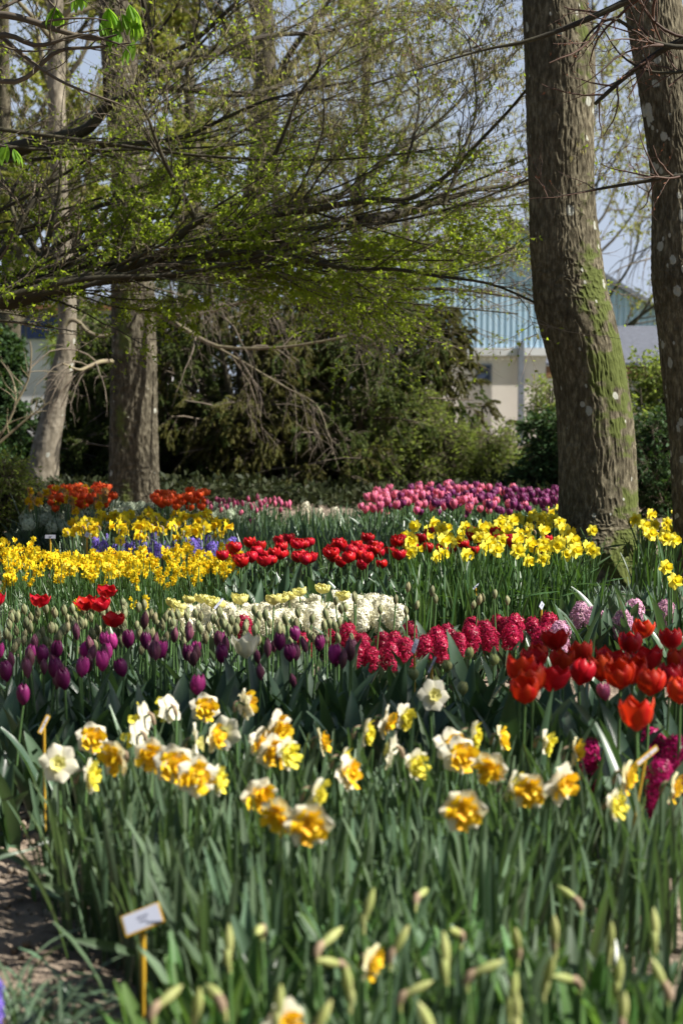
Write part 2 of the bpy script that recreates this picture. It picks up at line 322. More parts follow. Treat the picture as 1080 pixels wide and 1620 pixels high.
# ================================================================ TREES
def trunk_mesh(rows, Y, top=None, seed=0, na=220, nz=700, amp=.0058, mossf=None, lich=None, cells=84, flare=0):
    """rows: (py, xl, xr) photo outline at depth Y, from the base (first) upwards"""
    c = []; r = []
    for py, xl, xr in rows:
        c.append(P((xl + xr) / 2, py, Y)); r.append((xr - xl) / 2 * Y / F)
    c[0][2] = -0.05
    if top:
        for (x, y, z, rad) in top: c.append(np.array([x, y, z])); r.append(rad)
    c = smooth_path(c, nz); r = smooth_path(np.array(r)[:, None], nz)[:, 0]
    th = np.arange(na) / na * 2 * np.pi; v = np.linspace(0, 1, nz)
    TH, V = np.meshgrid(th, v); U = TH / (2 * np.pi)
    Lz = c[-1, 2] - c[0, 2]
    warp = (vnoise(U, V, 14, int(Lz * 5), seed + 1) - .5) * .018
    n1 = vnoise(U + warp, V, cells, int(Lz * 9), seed + 2); n2 = vnoise(U + warp * 1.3, V, cells * 2, int(Lz * 30), seed + 3)
    n0 = vnoise(U, V, 5, int(Lz * 1.3) + 1, seed + 4)
    ridge = 1 - np.abs(2 * n1 - 1) ** .7
    d = amp * (ridge - .5) * 1.6 + amp * .6 * (n2 - .5) + .018 * (n0 - .5)
    if flare:
        zz = c[:, 2][:, None]
        d = d + flare * np.exp(-np.maximum(zz, 0) / .20) * (.75 + .25 * np.sin(TH * 4 + seed))
    rad = r[:, None] + d
    vert = np.stack([c[:, 0][:, None] + rad * np.cos(TH), c[:, 1][:, None] + rad * np.sin(TH), np.broadcast_to(c[:, 2][:, None], TH.shape)], -1)
    mb = MB(); mb.add(vert.reshape(-1, 3), grid_faces(nz, na, True))
    # angle 0 = +X (right), -pi/2 = toward the camera
    ang = (TH + np.pi) % (2 * np.pi) - np.pi
    ZZ = np.broadcast_to(c[:, 2][:, None], TH.shape)
    mo = mossf(ang, ZZ, U, V) if mossf else np.zeros_like(TH)
    li = np.zeros_like(TH)
    rr = np.random.default_rng(seed + 9)
    if lich:
        for k in range(lich[0]):
            a0 = rr.uniform(*lich[1]); z0 = rr.uniform(*lich[2]); s = .007 + .026 * rr.random() ** 2.2
            R0 = np.interp(z0, c[:, 2], r)
            dd = np.sqrt(((ang - a0) * R0 / s) ** 2 + ((ZZ - z0) / (s * rr.uniform(1, 1.8))) ** 2)
            li = np.maximum(li, np.clip(1.25 - dd * .75, 0, .75))
    mb.attrs = {'moss': mo.ravel(), 'lichen': li.ravel()}
    return mb, c, r
def crown_from(c, r, seed, z0, n1=9, L=(2.2, 3.6), leafn=6000, leafmat='f_catkin', ls=(.03, .018), trop=.08, per2=7, per3=6):
    rg = np.random.default_rng(seed)
    i0 = int(np.searchsorted(c[:, 2], z0)); seg = c[i0:][::max(1, (len(c) - i0) // 12)]; rs = r[i0:][::max(1, (len(c) - i0) // 12)]
    a, ar = children(seg[None], rs[None], n1, *L, ang=(40, 75), trop=trop, segs=9, t0=.0, wob=.22, rr=.34, r=rg, lenfall=.3)
    b, br = children(a, ar, per2, L[0] * .4, L[1] * .4, trop=.03, segs=6, wob=.3, r=rg)
    d, dr = children(b, br, per3, .3, .8, segs=4, trop=-.02, wob=.3, r=rg, rr=.45)
    m1 = MB(); tubes(m1, a, ar, 6); m2 = MB(); tubes(m2, b, br, 4); tubes(m2, d, dr, 3)
    m3 = MB(); pts, tn = along(d, leafn, rg); dirs = tn * .3 + rand_unit(leafn, rg) + np.array([0, 0, -.5])
    leaves(m3, pts, dirs, rg.uniform(.6, 1.3, leafn) * ls[0], rg.uniform(.7, 1.2, leafn) * ls[1], rg)
    return m1, m2, m3

def moss_big(ang, Z_, U, V):
    zc = np.exp(-((Z_ - 1.25) / .85) ** 2)
    side = np.exp(-((ang + .85) / .75) ** 2)
    low = np.exp(-((Z_ - .05) / .2) ** 2) * np.exp(-((ang + 1.0) / 1.2) ** 2)
    hi = np.clip((Z_ - 2.0) / 1.5, 0, 1) * np.exp(-((ang + .9) / .45) ** 2) * .6
    n = vnoise(U, V, 11, 46, 55) * .6 + vnoise(U, V, 26, 130, 56) * .4
    return np.clip((zc * side * 1.3 + low * .9 + hi) * np.clip(n * 2.3 - .45, 0, 1.2), 0, .8)
YB = 11.0
rows = [(925, 876, 1022), (880, 880, 1014), (840, 884, 1009), (800, 885, 1006), (700, 884, 1003), (600, 874, 992), (500, 850, 970), (450, 842, 957), (400, 838, 950), (300, 837, 940), (200, 834, 938), (100, 831, 938), (0, 826, 927), (-120, 820, 918)]
mb, c, r = trunk_mesh(rows, YB, top=[(3.0, 11.1, 5.6, .17), (3.0, 11.3, 7.5, .12), (2.8, 11.4, 9.2, .05)], seed=3, mossf=moss_big, lich=(42, (-3.0, -.2), (.3, 4.0)), flare=.10, na=360, nz=1200)
big = tag(empty('mossy_tree', (c[0][0], YB, 0)), 'thick leaning tree trunk with green moss down its sunlit side, behind the yellow daffodils', 'tree')
def child_world(name, me, root):
    o = link(name, me, root); o.matrix_parent_inverse = Matrix.Translation(-root.location); return o
child_world('trunk', mb.mesh('trunk', M['bark_big']), big)
m1, m2, m3 = crown_from(c, r, 21, 6.4, 5, leafn=1500, per2=5, per3=4)
child_world('limbs', m1.mesh('limbs', M['bark_dk']), big); child_world('twigs', m2.mesh('twigs', M['twig']), big); child_world('crown', m3.mesh('crown', M['f_catkin']), big)

rows = [(950, 1078, 1172), (900, 1071, 1165), (800, 1064, 1158), (700, 1059, 1150), (600, 1048, 1140), (500, 1038, 1131), (440, 1030, 1126), (400, 1030, 1120), (300, 1031, 1112), (200, 1019, 1102), (100, 1003, 1090), (0, 986, 1076), (-120, 970, 1058)]
YR = 10.4
mb, c, r = trunk_mesh(rows, YR, top=[(1.6, 10.2, 5.4, .15), (1.4, 10, 7.2, .10), (1.5, 9.8, 9, .05)], seed=13, mossf=lambda a, z, U, V: np.clip(np.exp(-((a + .9) / .5) ** 2) * vnoise(U, V, 9, 40, 5) * .35, 0, .6), lich=(80, (-3.1, -1.4), (.3, 4.0)), flare=.04, na=320, nz=1000)
rt = tag(empty('lichen_tree', (c[0][0], YR, 0)), 'bare tree trunk with pale lichen spots, cut off by the right edge', 'tree')
child_world('trunk', mb.mesh('trunk', M['bark_big']), rt)
m1, m2, m3 = crown_from(c, r, 22, 6.2, 4, leafn=1200, per2=4, per3=4)
child_world('limbs', m1.mesh('limbs', M['bark_dk']), rt); child_world('twigs', m2.mesh('twigs', M['twig']), rt); child_world('crown', m3.mesh('crown', M['f_catkin']), rt)

YL = 18.5
rows = [(812, 168, 256), (780, 173, 251), (700, 175, 250), (600, 176, 248), (500, 178, 245), (400, 178, 240), (300, 178, 235), (200, 172, 226), (100, 163, 215), (0, 158, 208), (-140, 150, 200)]
mb, c, r = trunk_mesh(rows, YL, top=[(-2.9, 18.6, 8, .15), (-3.0, 18.4, 10.5, .06)], seed=23, amp=.011, mossf=lambda a, z, U, V: np.clip(np.exp(-((a + 1.9) / .5) ** 2) * vnoise(U, V, 8, 30, 5) * .75, 0, .6), lich=(30, (-3.0, .2), (.3, 5)), flare=.05, na=200, nz=700, cells=44)
lt = tag(empty('rough_barked_tree', (c[0][0], YL, 0)), 'straight dark tree trunk with rough bark standing among the orange red tulips', 'tree')
child_world('trunk', mb.mesh('trunk', M['bark_far']), lt)
m1, m2, m3 = crown_from(c, r, 23, 6.8, 6, leafn=5000, leafmat='f_yg')
def pl(pts, Y, n=14, dy=0):
    return smooth_path([P(x, y, Y + dy * i / max(1, len(pts) - 1)) for i, (x, y) in enumerate(pts)], n)
low = [([(245, 493), (300, 525), (345, 548), (420, 551), (480, 545), (560, 530), (600, 520)], .028), ([(245, 496), (310, 498), (370, 482), (430, 462), (500, 440)], .024),
       ([(300, 525), (380, 570), (450, 612), (500, 640), (520, 690)], .014), ([(177, 572), (160, 572), (140, 580), (125, 585), (100, 575)], .03), ([(243, 455), (290, 470), (340, 500)], .012)]
for p, rad in low: tube(m1, pl(p, YL - .2, 16, -.8), np.linspace(rad, rad * .3, 16), 6)
lowp = np.stack([pl(p, YL - .2, 16, -.8) for p, _ in low]); lowr = np.stack([np.linspace(q, q * .3, 16) for _, q in low])
tw, twr = children(lowp, lowr, 11, .5, 1.3, ang=(25, 60), trop=-.22, segs=7, wob=.22, r=rng, minr=.004); tubes(m2, tw, twr, 4)
tw2, twr2 = children(tw, twr, 4, .2, .6, ang=(25, 60), trop=-.25, segs=5, wob=.22, r=rng, minr=.003); tubes(m2, tw2, twr2, 3)
child_world('limbs', m1.mesh('limbs', M['twig_lt']), lt); child_world('twigs', m2.mesh('twigs', M['twig']), lt); child_world('crown', m3.mesh('crown', M['f_yg']), lt)

YP = 21.0
rows = [(800, 34, 92), (760, 38, 92), (700, 52, 96), (650, 66, 104), (600, 76, 113), (560, 88, 120), (500, 92, 122), (440, 88, 118), (300, 82, 107), (200, 77, 104), (100, 76, 103), (0, 76, 100), (-160, 80, 100)]
mb, c, r = trunk_mesh(rows, YP, top=[(-3.6, 21, 9, .06)], seed=33, amp=.005, lich=(20, (-3, .3), (.3, 4)), na=90, nz=400, cells=20, flare=.03)
pt = tag(empty('pale_leaning_tree', (c[0][0], YP, 0)), 'slim pale smooth barked tree leaning to the right, beside the ivy bush', 'tree')
child_world('trunk', mb.mesh('trunk', M['bark_pale']), pt)
m1, m2, m3 = crown_from(c, r, 24, 3.5, 12, L=(1.5, 2.8), leafn=16000)
tube(m1, pl([(103, 515), (112, 506), (125, 510), (140, 525), (160, 532), (178, 528)], YP - .3), np.linspace(.035, .02, 14), 6)
child_world('limbs', m1.mesh('limbs', M['twig_lt']), pt); child_world('twigs', m2.mesh('twigs', M['twig']), pt); child_world('crown', m3.mesh('crown', M['f_yg']), pt)

# ---- the hornbeam whose limbs sweep across the upper half
YH = 12.5
hb = tag(empty('hornbeam', (-4.9, YH, 0)), 'wide spreading tree off to the left whose leafy dark limbs sweep across the upper half', 'tree')
mb = MB(); tp = smooth_path([(-4.9, YH, -.05), (-4.85, YH, 1), (-4.7, YH, 2), (-4.75, YH, 3.5), (-4.9, YH + .1, 5.5), (-4.7, YH, 8)], 60)
tube(mb, tp, np.linspace(.34, .12, 60), 24); child_world('trunk', mb.mesh('trunk', M['bark_dk']), hb)
limbs = [  # px polyline, Y start, Y change, r0, r1
 ([(-520, 640), (-240, 540), (0, 478), (120, 448), (210, 418), (270, 398), (340, 378)], 0, -.6, .17, .017),
 ([(270, 398), (340, 378), (420, 366), (520, 358), (620, 350), (720, 330), (800, 300), (850, 275)], -.6, -.6, .019, .006),
 ([(250, 408), (290, 365), (340, 335), (385, 310), (415, 270), (440, 240), (465, 185), (480, 150), (502, 100), (500, 60)], -.5, -.8, .032, .008),
 ([(312, 342), (290, 300), (265, 265), (247, 225), (232, 185), (210, 150)], -.6, -.5, .024, .008),
 ([(-520, 400), (-200, 290), (0, 245), (60, 224), (130, 205), (175, 165), (205, 145), (235, 105), (300, 65), (350, 30), (400, -20)], .3, -.6, .10, .013),
 ([(0, 240), (60, 220), (100, 226), (170, 228), (240, 226), (300, 215), (350, 192), (420, 165), (500, 135), (560, 125)], .2, -.8, .032, .008),
 ([(235, 105), (235, 60), (228, 0), (232, -40)], -.1, -.2, .028, .02),
 ([(150, 440), (240, 425), (330, 408), (430, 402), (540, 420), (620, 425), (700, 440), (780, 452), (860, 482)], -.3, -1.2, .036, .007),
 ([(200, 425), (300, 415), (420, 392), (520, 385), (620, 380), (720, 385), (800, 392), (850, 405)], -.2, 1.2, .032, .007),
 ([(330, 385), (420, 345), (500, 335), (580, 320), (650, 305), (710, 270), (760, 225), (800, 175), (835, 135)], -.6, -.6, .035, .009),
 ([(560, 352), (640, 340), (700, 325), (760, 300), (835, 290)], -.8, .5, .04, .012),
 ([(700, 320), (722, 270), (728, 240), (750, 190), (752, 130), (745, 60)], -.9, .1, .014, .005),
 ([(640, 260), (660, 200), (662, 140), (650, 70)], -.7, .4, .012, .005),
 ([(280, 418), (380, 430), (500, 442), (620, 452), (720, 455), (820, 470)], -.2, .9, .035, .009),
 ([(350, 375), (450, 330), (540, 305), (620, 240), (690, 200), (760, 130), (820, 80)], -.6, 1.0, .03, .007),
 ([(100, 450), (60, 400), (30, 350), (20, 300), (60, 250)], 0, .6, .03, .01),
 ([(0, 480), (100, 380), (190, 355), (300, 345), (400, 380)], .1, .9, .03, .01),
 ([(240, 110), (330, 90), (420, 60), (520, 50), (640, 5)], 0, .9, .035, .010),
 ([(200, 150), (280, 140), (380, 150), (460, 130), (560, 60), (600, -20)], 0, 1.3, .04, .012),
 ([(420, 366), (480, 400), (560, 425), (640, 430), (760, 420)], -.8, 1.3, .025, .006),
]
rl_ = np.random.default_rng(77)
for k in range(15):   # layered near-horizontal side limbs, all from the trunk off to the left
    o = rl_.uniform(-1, 1); e = (rl_.uniform(600, 870), rl_.uniform(230, 500)); y4 = 395 + 45 * o + (e[1] - 380) * .2
    limbs.append(([(-520, 620 + 60 * o), (-200, 520 + 40 * o), (0, 462 + 24 * o), (130, 436 + 26 * o + rl_.normal(0, 5)), (270, 412 + 34 * o + rl_.normal(0, 6)), (410, y4 + rl_.normal(0, 6)), (540, (y4 + e[1]) / 2 + rl_.normal(0, 10)), e], rl_.uniform(-.9, .9), rl_.uniform(-1.4, 1.4), .05, .005))
for k in range(9):
    a0 = (rl_.uniform(-260, -60), rl_.uniform(200, 420)); e = (rl_.uniform(350, 800), rl_.uniform(-20, 260)); m_ = [(a0[0] + (e[0] - a0[0]) * t, a0[1] + (e[1] - a0[1]) * t ** 1.3 + rl_.normal(0, 9) + 18 * math.sin(math.pi * t)) for t in (0, .25, .5, .75, 1)]
    limbs.append((m_, rl_.uniform(-.6, .3), rl_.uniform(-1.2, 1.6), rl_.uniform(.012, .02), .005))
lm = MB(); lp = []; lr = []
for p, y0, dy, r0, r1 in limbs:
    path = smooth_path([P(x, y, YH + y0 + dy * i / (len(p) - 1)) + rng.normal(0, .012, 3) for i, (x, y) in enumerate(p)], 30)
    rad = r0 * (r1 / r0) ** np.linspace(0, 1, 30); m_ = MB(); tube(m_, path, rad, 9)
    child_world('limb', m_.mesh('limb', M['bark_dk']), hb)
    lp.append(path); lr.append(rad)
lp = np.stack(lp); lr = np.stack(lr)
b1, r1 = children(lp, lr, 10, .5, 1.6, ang=(18, 50), flat=.35, trop=.02, segs=9, t0=.15, wob=.2, rr=.42, minr=.0035)
b2, r2 = children(b1, r1, 6, .3, .85, ang=(25, 55), flat=.28, trop=.0, segs=6, wob=.22, rr=.5, minr=.0026)
b3, r3 = children(b2, r2, 4, .12, .4, ang=(30, 60), flat=.28, trop=-.01, segs=4, wob=.2, rr=.5, minr=.0016)
m2 = MB(); tubes(m2, b1, r1, 5); child_world('boughs', m2.mesh('boughs', M['bark_dk']), hb)
m2 = MB(); tubes(m2, b2, r2, 4); tubes(m2, b3, r3, 3); child_world('twigs', m2.mesh('twigs', M['twig']), hb)
NL = 300000
pts, tn = along(b3, NL)
# denser fresh foliage low and left, catkins high and right
px, py = proj(pts[:, 0], pts[:, 1], pts[:, 2])
dens = np.clip(1.2 - np.abs(py - 420) / 220, .12, 1) * np.clip(1.2 - np.maximum(px - 430, 0) / 430, .2, 1)
cl = vnoise(((px + 400) / 2400) % 1, np.clip((py + 300) / 1500, 0, 1), 34, 30, 8)
keep = rng.random(NL) < dens * np.clip((cl - .2) * 2.0, .06, 1) * .75
p1 = pts[keep]; k = len(p1)
m3 = MB(); d = tn[keep] * .6 + rand_unit(k) * .8 + np.array([0, 0, -.25]); leaves(m3, p1, d, rng.uniform(.020, .042, k), rng.uniform(.012, .022, k))
child_world('foliage', m3.mesh('foliage', M['f_fresh']), hb)
pts, tn = along(b3, 60000); px, py = proj(pts[:, 0], pts[:, 1], pts[:, 2])
keep = rng.random(60000) < np.clip(.9 - (py - 60) / 480, .04, .8) * np.clip(.35 + (px - 150) / 600, .3, 1)
p1 = pts[keep]; k = len(p1); m3 = MB(); leaves(m3, p1, rand_unit(k) * .35 + np.array([0, 0, -1.]), rng.uniform(.03, .055, k), rng.uniform(.006, .011, k))
child_world('catkins', m3.mesh('catkins', M['f_catkin']), hb)

# ---- near overhanging dark branch top right (bare with rusty buds)
ob = tag(empty('overhanging_branch_tree', (5.2, 8.8, 0)), 'bare dark branch with rusty buds crossing in front of the two right trunks', 'tree')
mm = MB(); tube(mm, smooth_path([(5.2, 8.8, -.05), (5.2, 8.8, 2), (4.8, 8.8, 4), (4.6, 8.9, 7)], 30), np.linspace(.2, .08, 30), 14); child_world('trunk', mm.mesh('trunk', M['bark_big']), ob)
ol = [([(1900, -200), (1500, -120), (1250, -90), (1080, -45), (985, 5), (900, 42), (830, 66), (760, 80), (660, 110)], .035, .003), ([(1500, -120), (1250, 20), (1090, 60), (1010, 105), (940, 165)], .03, .010),
      ([(1500, -120), (1200, 60), (1080, 75), (1020, 60), (970, 30), (930, 55), (905, 105)], .02, .003), ([(1250, 20), (1120, 100), (1040, 115), (985, 90), (950, 40)], .012, .003), ([(1500, 200), (1200, 270), (1080, 278), (1000, 290), (930, 302), (860, 315)], .02, .003)]
lim = np.stack([pl(p, 8.7, 26, .3) for p, *_ in ol]); lrr = np.stack([np.linspace(a, b, 26) for _, a, b in ol])
mm = MB(); tubes(mm, lim, lrr, 7); child_world('limbs', mm.mesh('limbs', M['bark_dk']), ob)
a, ar = children(lim, lrr, 9, .25, .7, segs=8, wob=.3, trop=.02, t0=.35, minr=.0022); b, br = children(a, ar, 3, .08, .3, segs=5, wob=.3, minr=.0015)
mm = MB(); tubes(mm, a, ar, 5); tubes(mm, b, br, 4); child_world('twigs', mm.mesh('twigs', mat('rusty_twig', (.11, .06, .04), .7, 0, None, .2)), ob)
pts, tn = along(b, 260); mm = MB(); leaves(mm, pts, tn + rand_unit(260) * .6, .022, .006); child_world('buds', mm.mesh('buds', mat('rusty_bud', (.26, .10, .045), .6, .1, None, .2)), ob)

# ---- chestnut branch ends top left with fresh drooping leaves
ch = tag(empty('chestnut_tree', (-3.6, 8.2, 0)), 'tree off to the left whose twigs carry drooping bright green hand shaped leaves', 'tree')
mm = MB(); tube(mm, smooth_path([(-3.6, 8.2, -.05), (-3.5, 8.2, 2), (-3.7, 8.2, 4.5), (-3.6, 8.2, 6)], 30), np.linspace(.22, .08, 30), 14); child_world('trunk', mm.mesh('trunk', M['bark_big']), ch)
cl_ = [([(-650, -80), (-300, -10), (-60, 20), (20, 25), (100, 50), (150, 62), (185, 55)], .03), ([(-300, -10), (-100, 90), (0, 55), (60, 72), (130, 55), (190, 70)], .02), ([(-100, -120), (60, -60), (150, -30), (190, 5)], .015),
       ([(-100, 90), (20, 130), (90, 82), (150, 75), (205, 68)], .015), ([(-300, 150), (-100, 200), (-20, 225), (10, 232)], .012), ([(0, 55), (40, 90), (100, 130), (190, 165)], .012), ([(-60, -80), (40, -30), (88, 12)], .01), ([(60, -60), (110, -25), (128, -12)], .008)]
lim = np.stack([pl(p, 7.9, 20, -.2) for p, _ in cl_]); lrr = np.stack([np.linspace(a_, .004, 20) for _, a_ in cl_])
mm = MB(); tubes(mm, lim, lrr, 7); child_world('limbs', mm.mesh('limbs', M['twig']), ch)
a, ar = children(lim, lrr, 5, .15, .5, segs=7, wob=.25, trop=.02, t0=.35, minr=.003); mm = MB(); tubes(mm, a, ar, 5); child_world('twigs', mm.mesh('twigs', M['twig']), ch)
def palmate(mb, p, yaw, s):
    for k in range(6):
        az = yaw + (k - 2.5) * .55; L = s * (1 - .12 * abs(k - 2.5)); n = 6
        t = np.linspace(0, 1, n); out = L * .42 * np.sin(t * 1.6); dn = -L * .85 * t ** 1.1 + .006
        c_ = p + np.stack([np.cos(az) * out, np.sin(az) * out, dn], -1)
        sd = np.array([-np.sin(az), np.cos(az), 0]); wd = L * .15 * np.sin(np.pi * (t * .92 + .04)) ** .8
        nrm = np.array([np.cos(az), np.sin(az), .3])
        v = np.stack([c_ - sd * wd[:, None] + nrm * wd[:, None] * .3, c_, c_ + sd * wd[:, None] + nrm * wd[:, None] * .3], 1)
        mb.add(v.reshape(-1, 3), grid_faces(n, 3))
for (x, y, s) in [(88, 14, .13), (172, 16, .14), (185, 50, .12), (205, 10, .13), (212, 68, .13), (218, 38, .10), (160, 38, .10), (10, 230, .13), (22, 238, .10), (130, -14, .12), (195, 25, .12)]:
    mm = MB(); palmate(mm, P(x, y, 7.75), random.uniform(0, 6), s); child_world('leaf', mm.mesh('leaf', M['f_chest']), ch)

# ---- background trees (bare or with yellow-green spring haze) beyond the hedge
def bg_tree(px_base, Yd, hgt, r0, seed, label, nl, leafm, lean=0, spread=1.0, weep=False, barkm='bark_far', limbn=16, t0=.22):
    rg = np.random.default_rng(seed)
    x0 = (px_base - 540) / F * Yd
    root = tag(empty('weeping_tree' if weep else 'spring_tree', (x0, Yd, 0)), label, 'tree')
    tp = smooth_path(np.array([(x0 + lean * k + rg.normal(0, .08), Yd + rg.normal(0, .1), hgt * k) for k in np.linspace(0, 1, 7)]), 50); tp[0, 2] = -.05
    rad = r0 * np.linspace(1, .12, 50) ** .8
    mm = MB(); tube(mm, tp, rad, 16); child_world('trunk', mm.mesh('trunk', M[barkm]), root)
    a, ar = children(tp[None], rad[None], limbn, 2.2 * spread, 3.8 * spread, ang=(30, 65), trop=.07, segs=9, t0=t0, wob=.18, rr=.42, r=rg, minr=.02)
    b, br = children(a, ar, 7, .9 * spread, 1.9 * spread, ang=(25, 55), trop=(-.10 if weep else .04), segs=7, wob=.22, rr=.5, r=rg, minr=.008)
    d, dr = children(b, br, 6, .5, 1.7 if weep else 1.0, ang=(20, 55), trop=(-.6 if weep else 0), segs=6, wob=.18, rr=.5, r=rg, minr=(.008 if weep else .0045))
    mm = MB(); tubes(mm, a, ar, 6); child_world('limbs', mm.mesh('limbs', M[barkm] if not weep else M['twig']), root)
    mm = MB(); tubes(mm, b, br, 4); tubes(mm, d, dr, 3); child_world('twigs', mm.mesh('twigs', M['twig']), root)
    if nl:
        pts, tn = along(d, nl, rg); mm = MB(); leaves(mm, pts, rand_unit(nl, rg) + np.array([0, 0, -.4]), rg.uniform(.05, .11, nl), rg.uniform(.03, .06, nl), rg)
        child_world('crown', mm.mesh('crown', M[leafm]), root)
bg_tree(400, 30, 13, .30, 101, 'tall slim tree seen through the twigs above the dark conifers', 16000, 'f_yg', .2)
bg_tree(130, 33, 12, .25, 102, 'yellow green budding tree behind the pale leaning trunk', 62000, 'f_yg', -.3, 1.2)
bg_tree(10, 36, 12, .28, 103, 'yellow green budding tree behind the ivy bush at the far left', 62000, 'f_yg', .3, 1.2)
bg_tree(290, 38, 12, .24, 104, 'yellow green tree behind the rough barked trunk', 62000, 'f_yg', .3, 1.2)
bg_tree(560, 42, 12, .22, 105, 'thin bare tree behind the middle of the canopy', 9000, 'f_yg', .2, 1.1)
bg_tree(1090, 30, 12, .14, 106, 'weeping bare tree seen between the two right trunks', 0, 'f_yg', 0, 1.0, True)
bg_tree(640, 52, 9, .2, 108, 'low bare tree in front of the blue shed', 1500, 'f_yg', 0, 1.1)

bg_tree(925, 38, 10, .13, 109, 'slim budding tree whose twigs veil the blue shed behind the mossy trunk', 9000, 'f_yg', .05, 1.25, limbn=22, t0=.15)
# ---- conifers and shrubs
def bush(name, label, cat, px, Yd, hgt, wid, seed, stems, nl, leafm, L, W, droop=-.05, group=None, per2=7, per3=6, twm='twig', dirz=-.2, stemr=.03, lean=0, dpt=None, segz=True):
    rg = np.random.default_rng(seed); x0 = (px - 540) / F * Yd
    root = tag(empty(name, (x0, Yd, 0)), label, cat, group)
    st = []
    for k in range(stems):
        a_ = rg.uniform(0, 2 * np.pi); q = rg.uniform(0, wid * .30); hh = hgt * rg.uniform(.75, 1.0)
        st.append(smooth_path([(x0 + rg.normal(0, .05 * wid), Yd + rg.normal(0, .05), -.04), (x0 + q * .6 * np.cos(a_), Yd + q * .6 * np.sin(a_), hh * .4), (x0 + q * np.cos(a_) + lean, Yd + q * np.sin(a_), hh)], 12))
    st = np.stack(st); sr = np.broadcast_to(np.linspace(stemr, stemr * .3, 12), (stems, 12))
    a, ar = children(st, sr, 14, wid * .28, wid * .62, ang=(50, 90), trop=.05 + droop * .5, segs=7, t0=.06, wob=.22, rr=.5, r=rg, minr=.005, lenfall=.55)
    b, br = children(a, ar, per2, wid * .1, wid * .26, ang=(25, 65), trop=droop, segs=5, wob=.25, rr=.5, r=rg, minr=.0035)
    d, dr = children(b, br, per3, .1, .35, ang=(20, 60), trop=droop * 1.5, segs=4, wob=.2, r=rg, minr=.002)
    mm = MB(); tubes(mm, st, sr, 8); child_world('trunk', mm.mesh('trunk', M['bark_dk']), root)
    mm = MB(); tubes(mm, a, ar, 4); tubes(mm, b, br, 3); tubes(mm, d[::2], dr[::2], 3); child_world('branches', mm.mesh('branches', M[twm]), root)
    pts, tn = along(d, nl, rg); mm = MB()
    leaves(mm, pts, tn * .7 + rand_unit(nl, rg) * .55 + np.array([0, 0, dirz]), rg.uniform(.6, 1.3, nl) * L, rg.uniform(.7, 1.2, nl) * W, rg)
    child_world('crown', mm.mesh('crown', M[leafm]), root)
con = [(300, 22.4, 2.9, 3.0, 'f_yew', 'dark drooping conifer right behind the rough barked trunk'), (430, 21.8, 3.1, 3.2, 'f_olive', 'bronze green drooping conifer, middle of the dark group'),
       (560, 21.8, 3.0, 3.0, 'f_yew', 'olive conifer whose drooping sprays hang above the pink tulip buds'), (665, 22.8, 2.6, 2.2, 'f_olive', 'bronze conifer at the right end of the dark group, beside the blue shed'),
       (200, 23.4, 2.5, 2.6, 'f_yew', 'dark conifer between the pale leaning trunk and the rough barked trunk'), (500, 26.0, 3.6, 3.6, 'f_yew', 'dark conifer at the back of the group, under the hornbeam limbs'), (340, 26.6, 3.4, 3.6, 'f_yew', 'tall dark conifer behind the low bare twigs of the rough barked trunk')]
for i, (x, y, h_, w_, m_, lab) in enumerate(con):
    bush('conifer', lab, 'conifer', x, y, h_, w_, 200 + i, 6, 180000, m_, .052, .013, droop=-.22, group='dark conifers behind the beds', dirz=-.7, stemr=.06)
bush('ivy_bush', 'tall ivy covered bush with glossy leaves at the far left, beside the pale leaning trunk', 'bush', -8, 22.3, 2.15, 1.35, 301, 5, 26000, 'f_ivy', .07, .055, dirz=-.3)
bush('laurel_bush', 'low dark laurel below the ivy bush at the left edge', 'bush', -45, 18.5, 1.0, .9, 302, 5, 16000, 'f_ivy', .07, .03)
bush('green_shrub', 'small bright leafed shrub at the left edge beside the yellow daffodils', 'shrub', -8, 13.5, .72, .62, 303, 5, 7000, 'f_shrub', .04, .018)
bush('bamboo_shrub', 'pale strap leaved shrub between the pale trunk and the rough barked trunk', 'shrub', 150, 27.5, 2.6, 1.6, 304, 5, 7000, 'f_shrub', .2, .03)
sh = [(600, 21.5, 1.35, 1.3, 'light green twiggy shrub at the left end of the row behind the pink tulips'), (655, 22, 1.3, 1.2, 'light green twiggy shrub, second in the row behind the pink tulips'), (712, 21.6, .95, .95, 'light green shrub in the middle of the row behind the pink tulips'),
      (780, 21.8, .75, .9, 'low shrub below the grey post of the blue shed'), (858, 21, 1.45, .6, 'upright young shrub touching the mossy trunk, in front of the beige wall')]
for i, (x, y, h_, w_, lab) in enumerate(sh):
    bush('hedge_shrub', lab, 'shrub', x, y, h_, w_, 310 + i, 6, 5200, 'f_shrub', .05, .022, group='light shrubs behind the pink tulips', per2=6, per3=5, twm='twig_lt')
bush('dark_shrub', 'dark glossy shrub behind the mossy trunk, right above the purple tulips', 'shrub', 880, 20, .85, 1.0, 320, 5, 12000, 'f_ivy', .06, .03)
bush('right_shrub', 'tall green shrub between the two right trunks', 'shrub', 1030, 19.5, 1.55, 1.3, 321, 5, 17000, 'f_shrub', .06, .03)
bush('broadleaf_shrub', 'dark leafy shrub low between the two right trunks behind the daffodils', 'shrub', 1050, 17.5, .95, 1.2, 322, 5, 12000, 'f_ivy', .06, .03)
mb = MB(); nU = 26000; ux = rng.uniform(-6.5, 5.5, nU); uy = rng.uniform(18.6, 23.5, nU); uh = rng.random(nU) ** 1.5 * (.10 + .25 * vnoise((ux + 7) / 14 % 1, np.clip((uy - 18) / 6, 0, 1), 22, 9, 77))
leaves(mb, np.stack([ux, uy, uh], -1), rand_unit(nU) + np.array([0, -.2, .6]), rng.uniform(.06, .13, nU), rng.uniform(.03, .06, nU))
tag(link('undergrowth', mb.mesh('undergrowth', fol('under', (.034, .042, .018), (.06, .08, .02), .4, .03, .15))), kind='stuff')
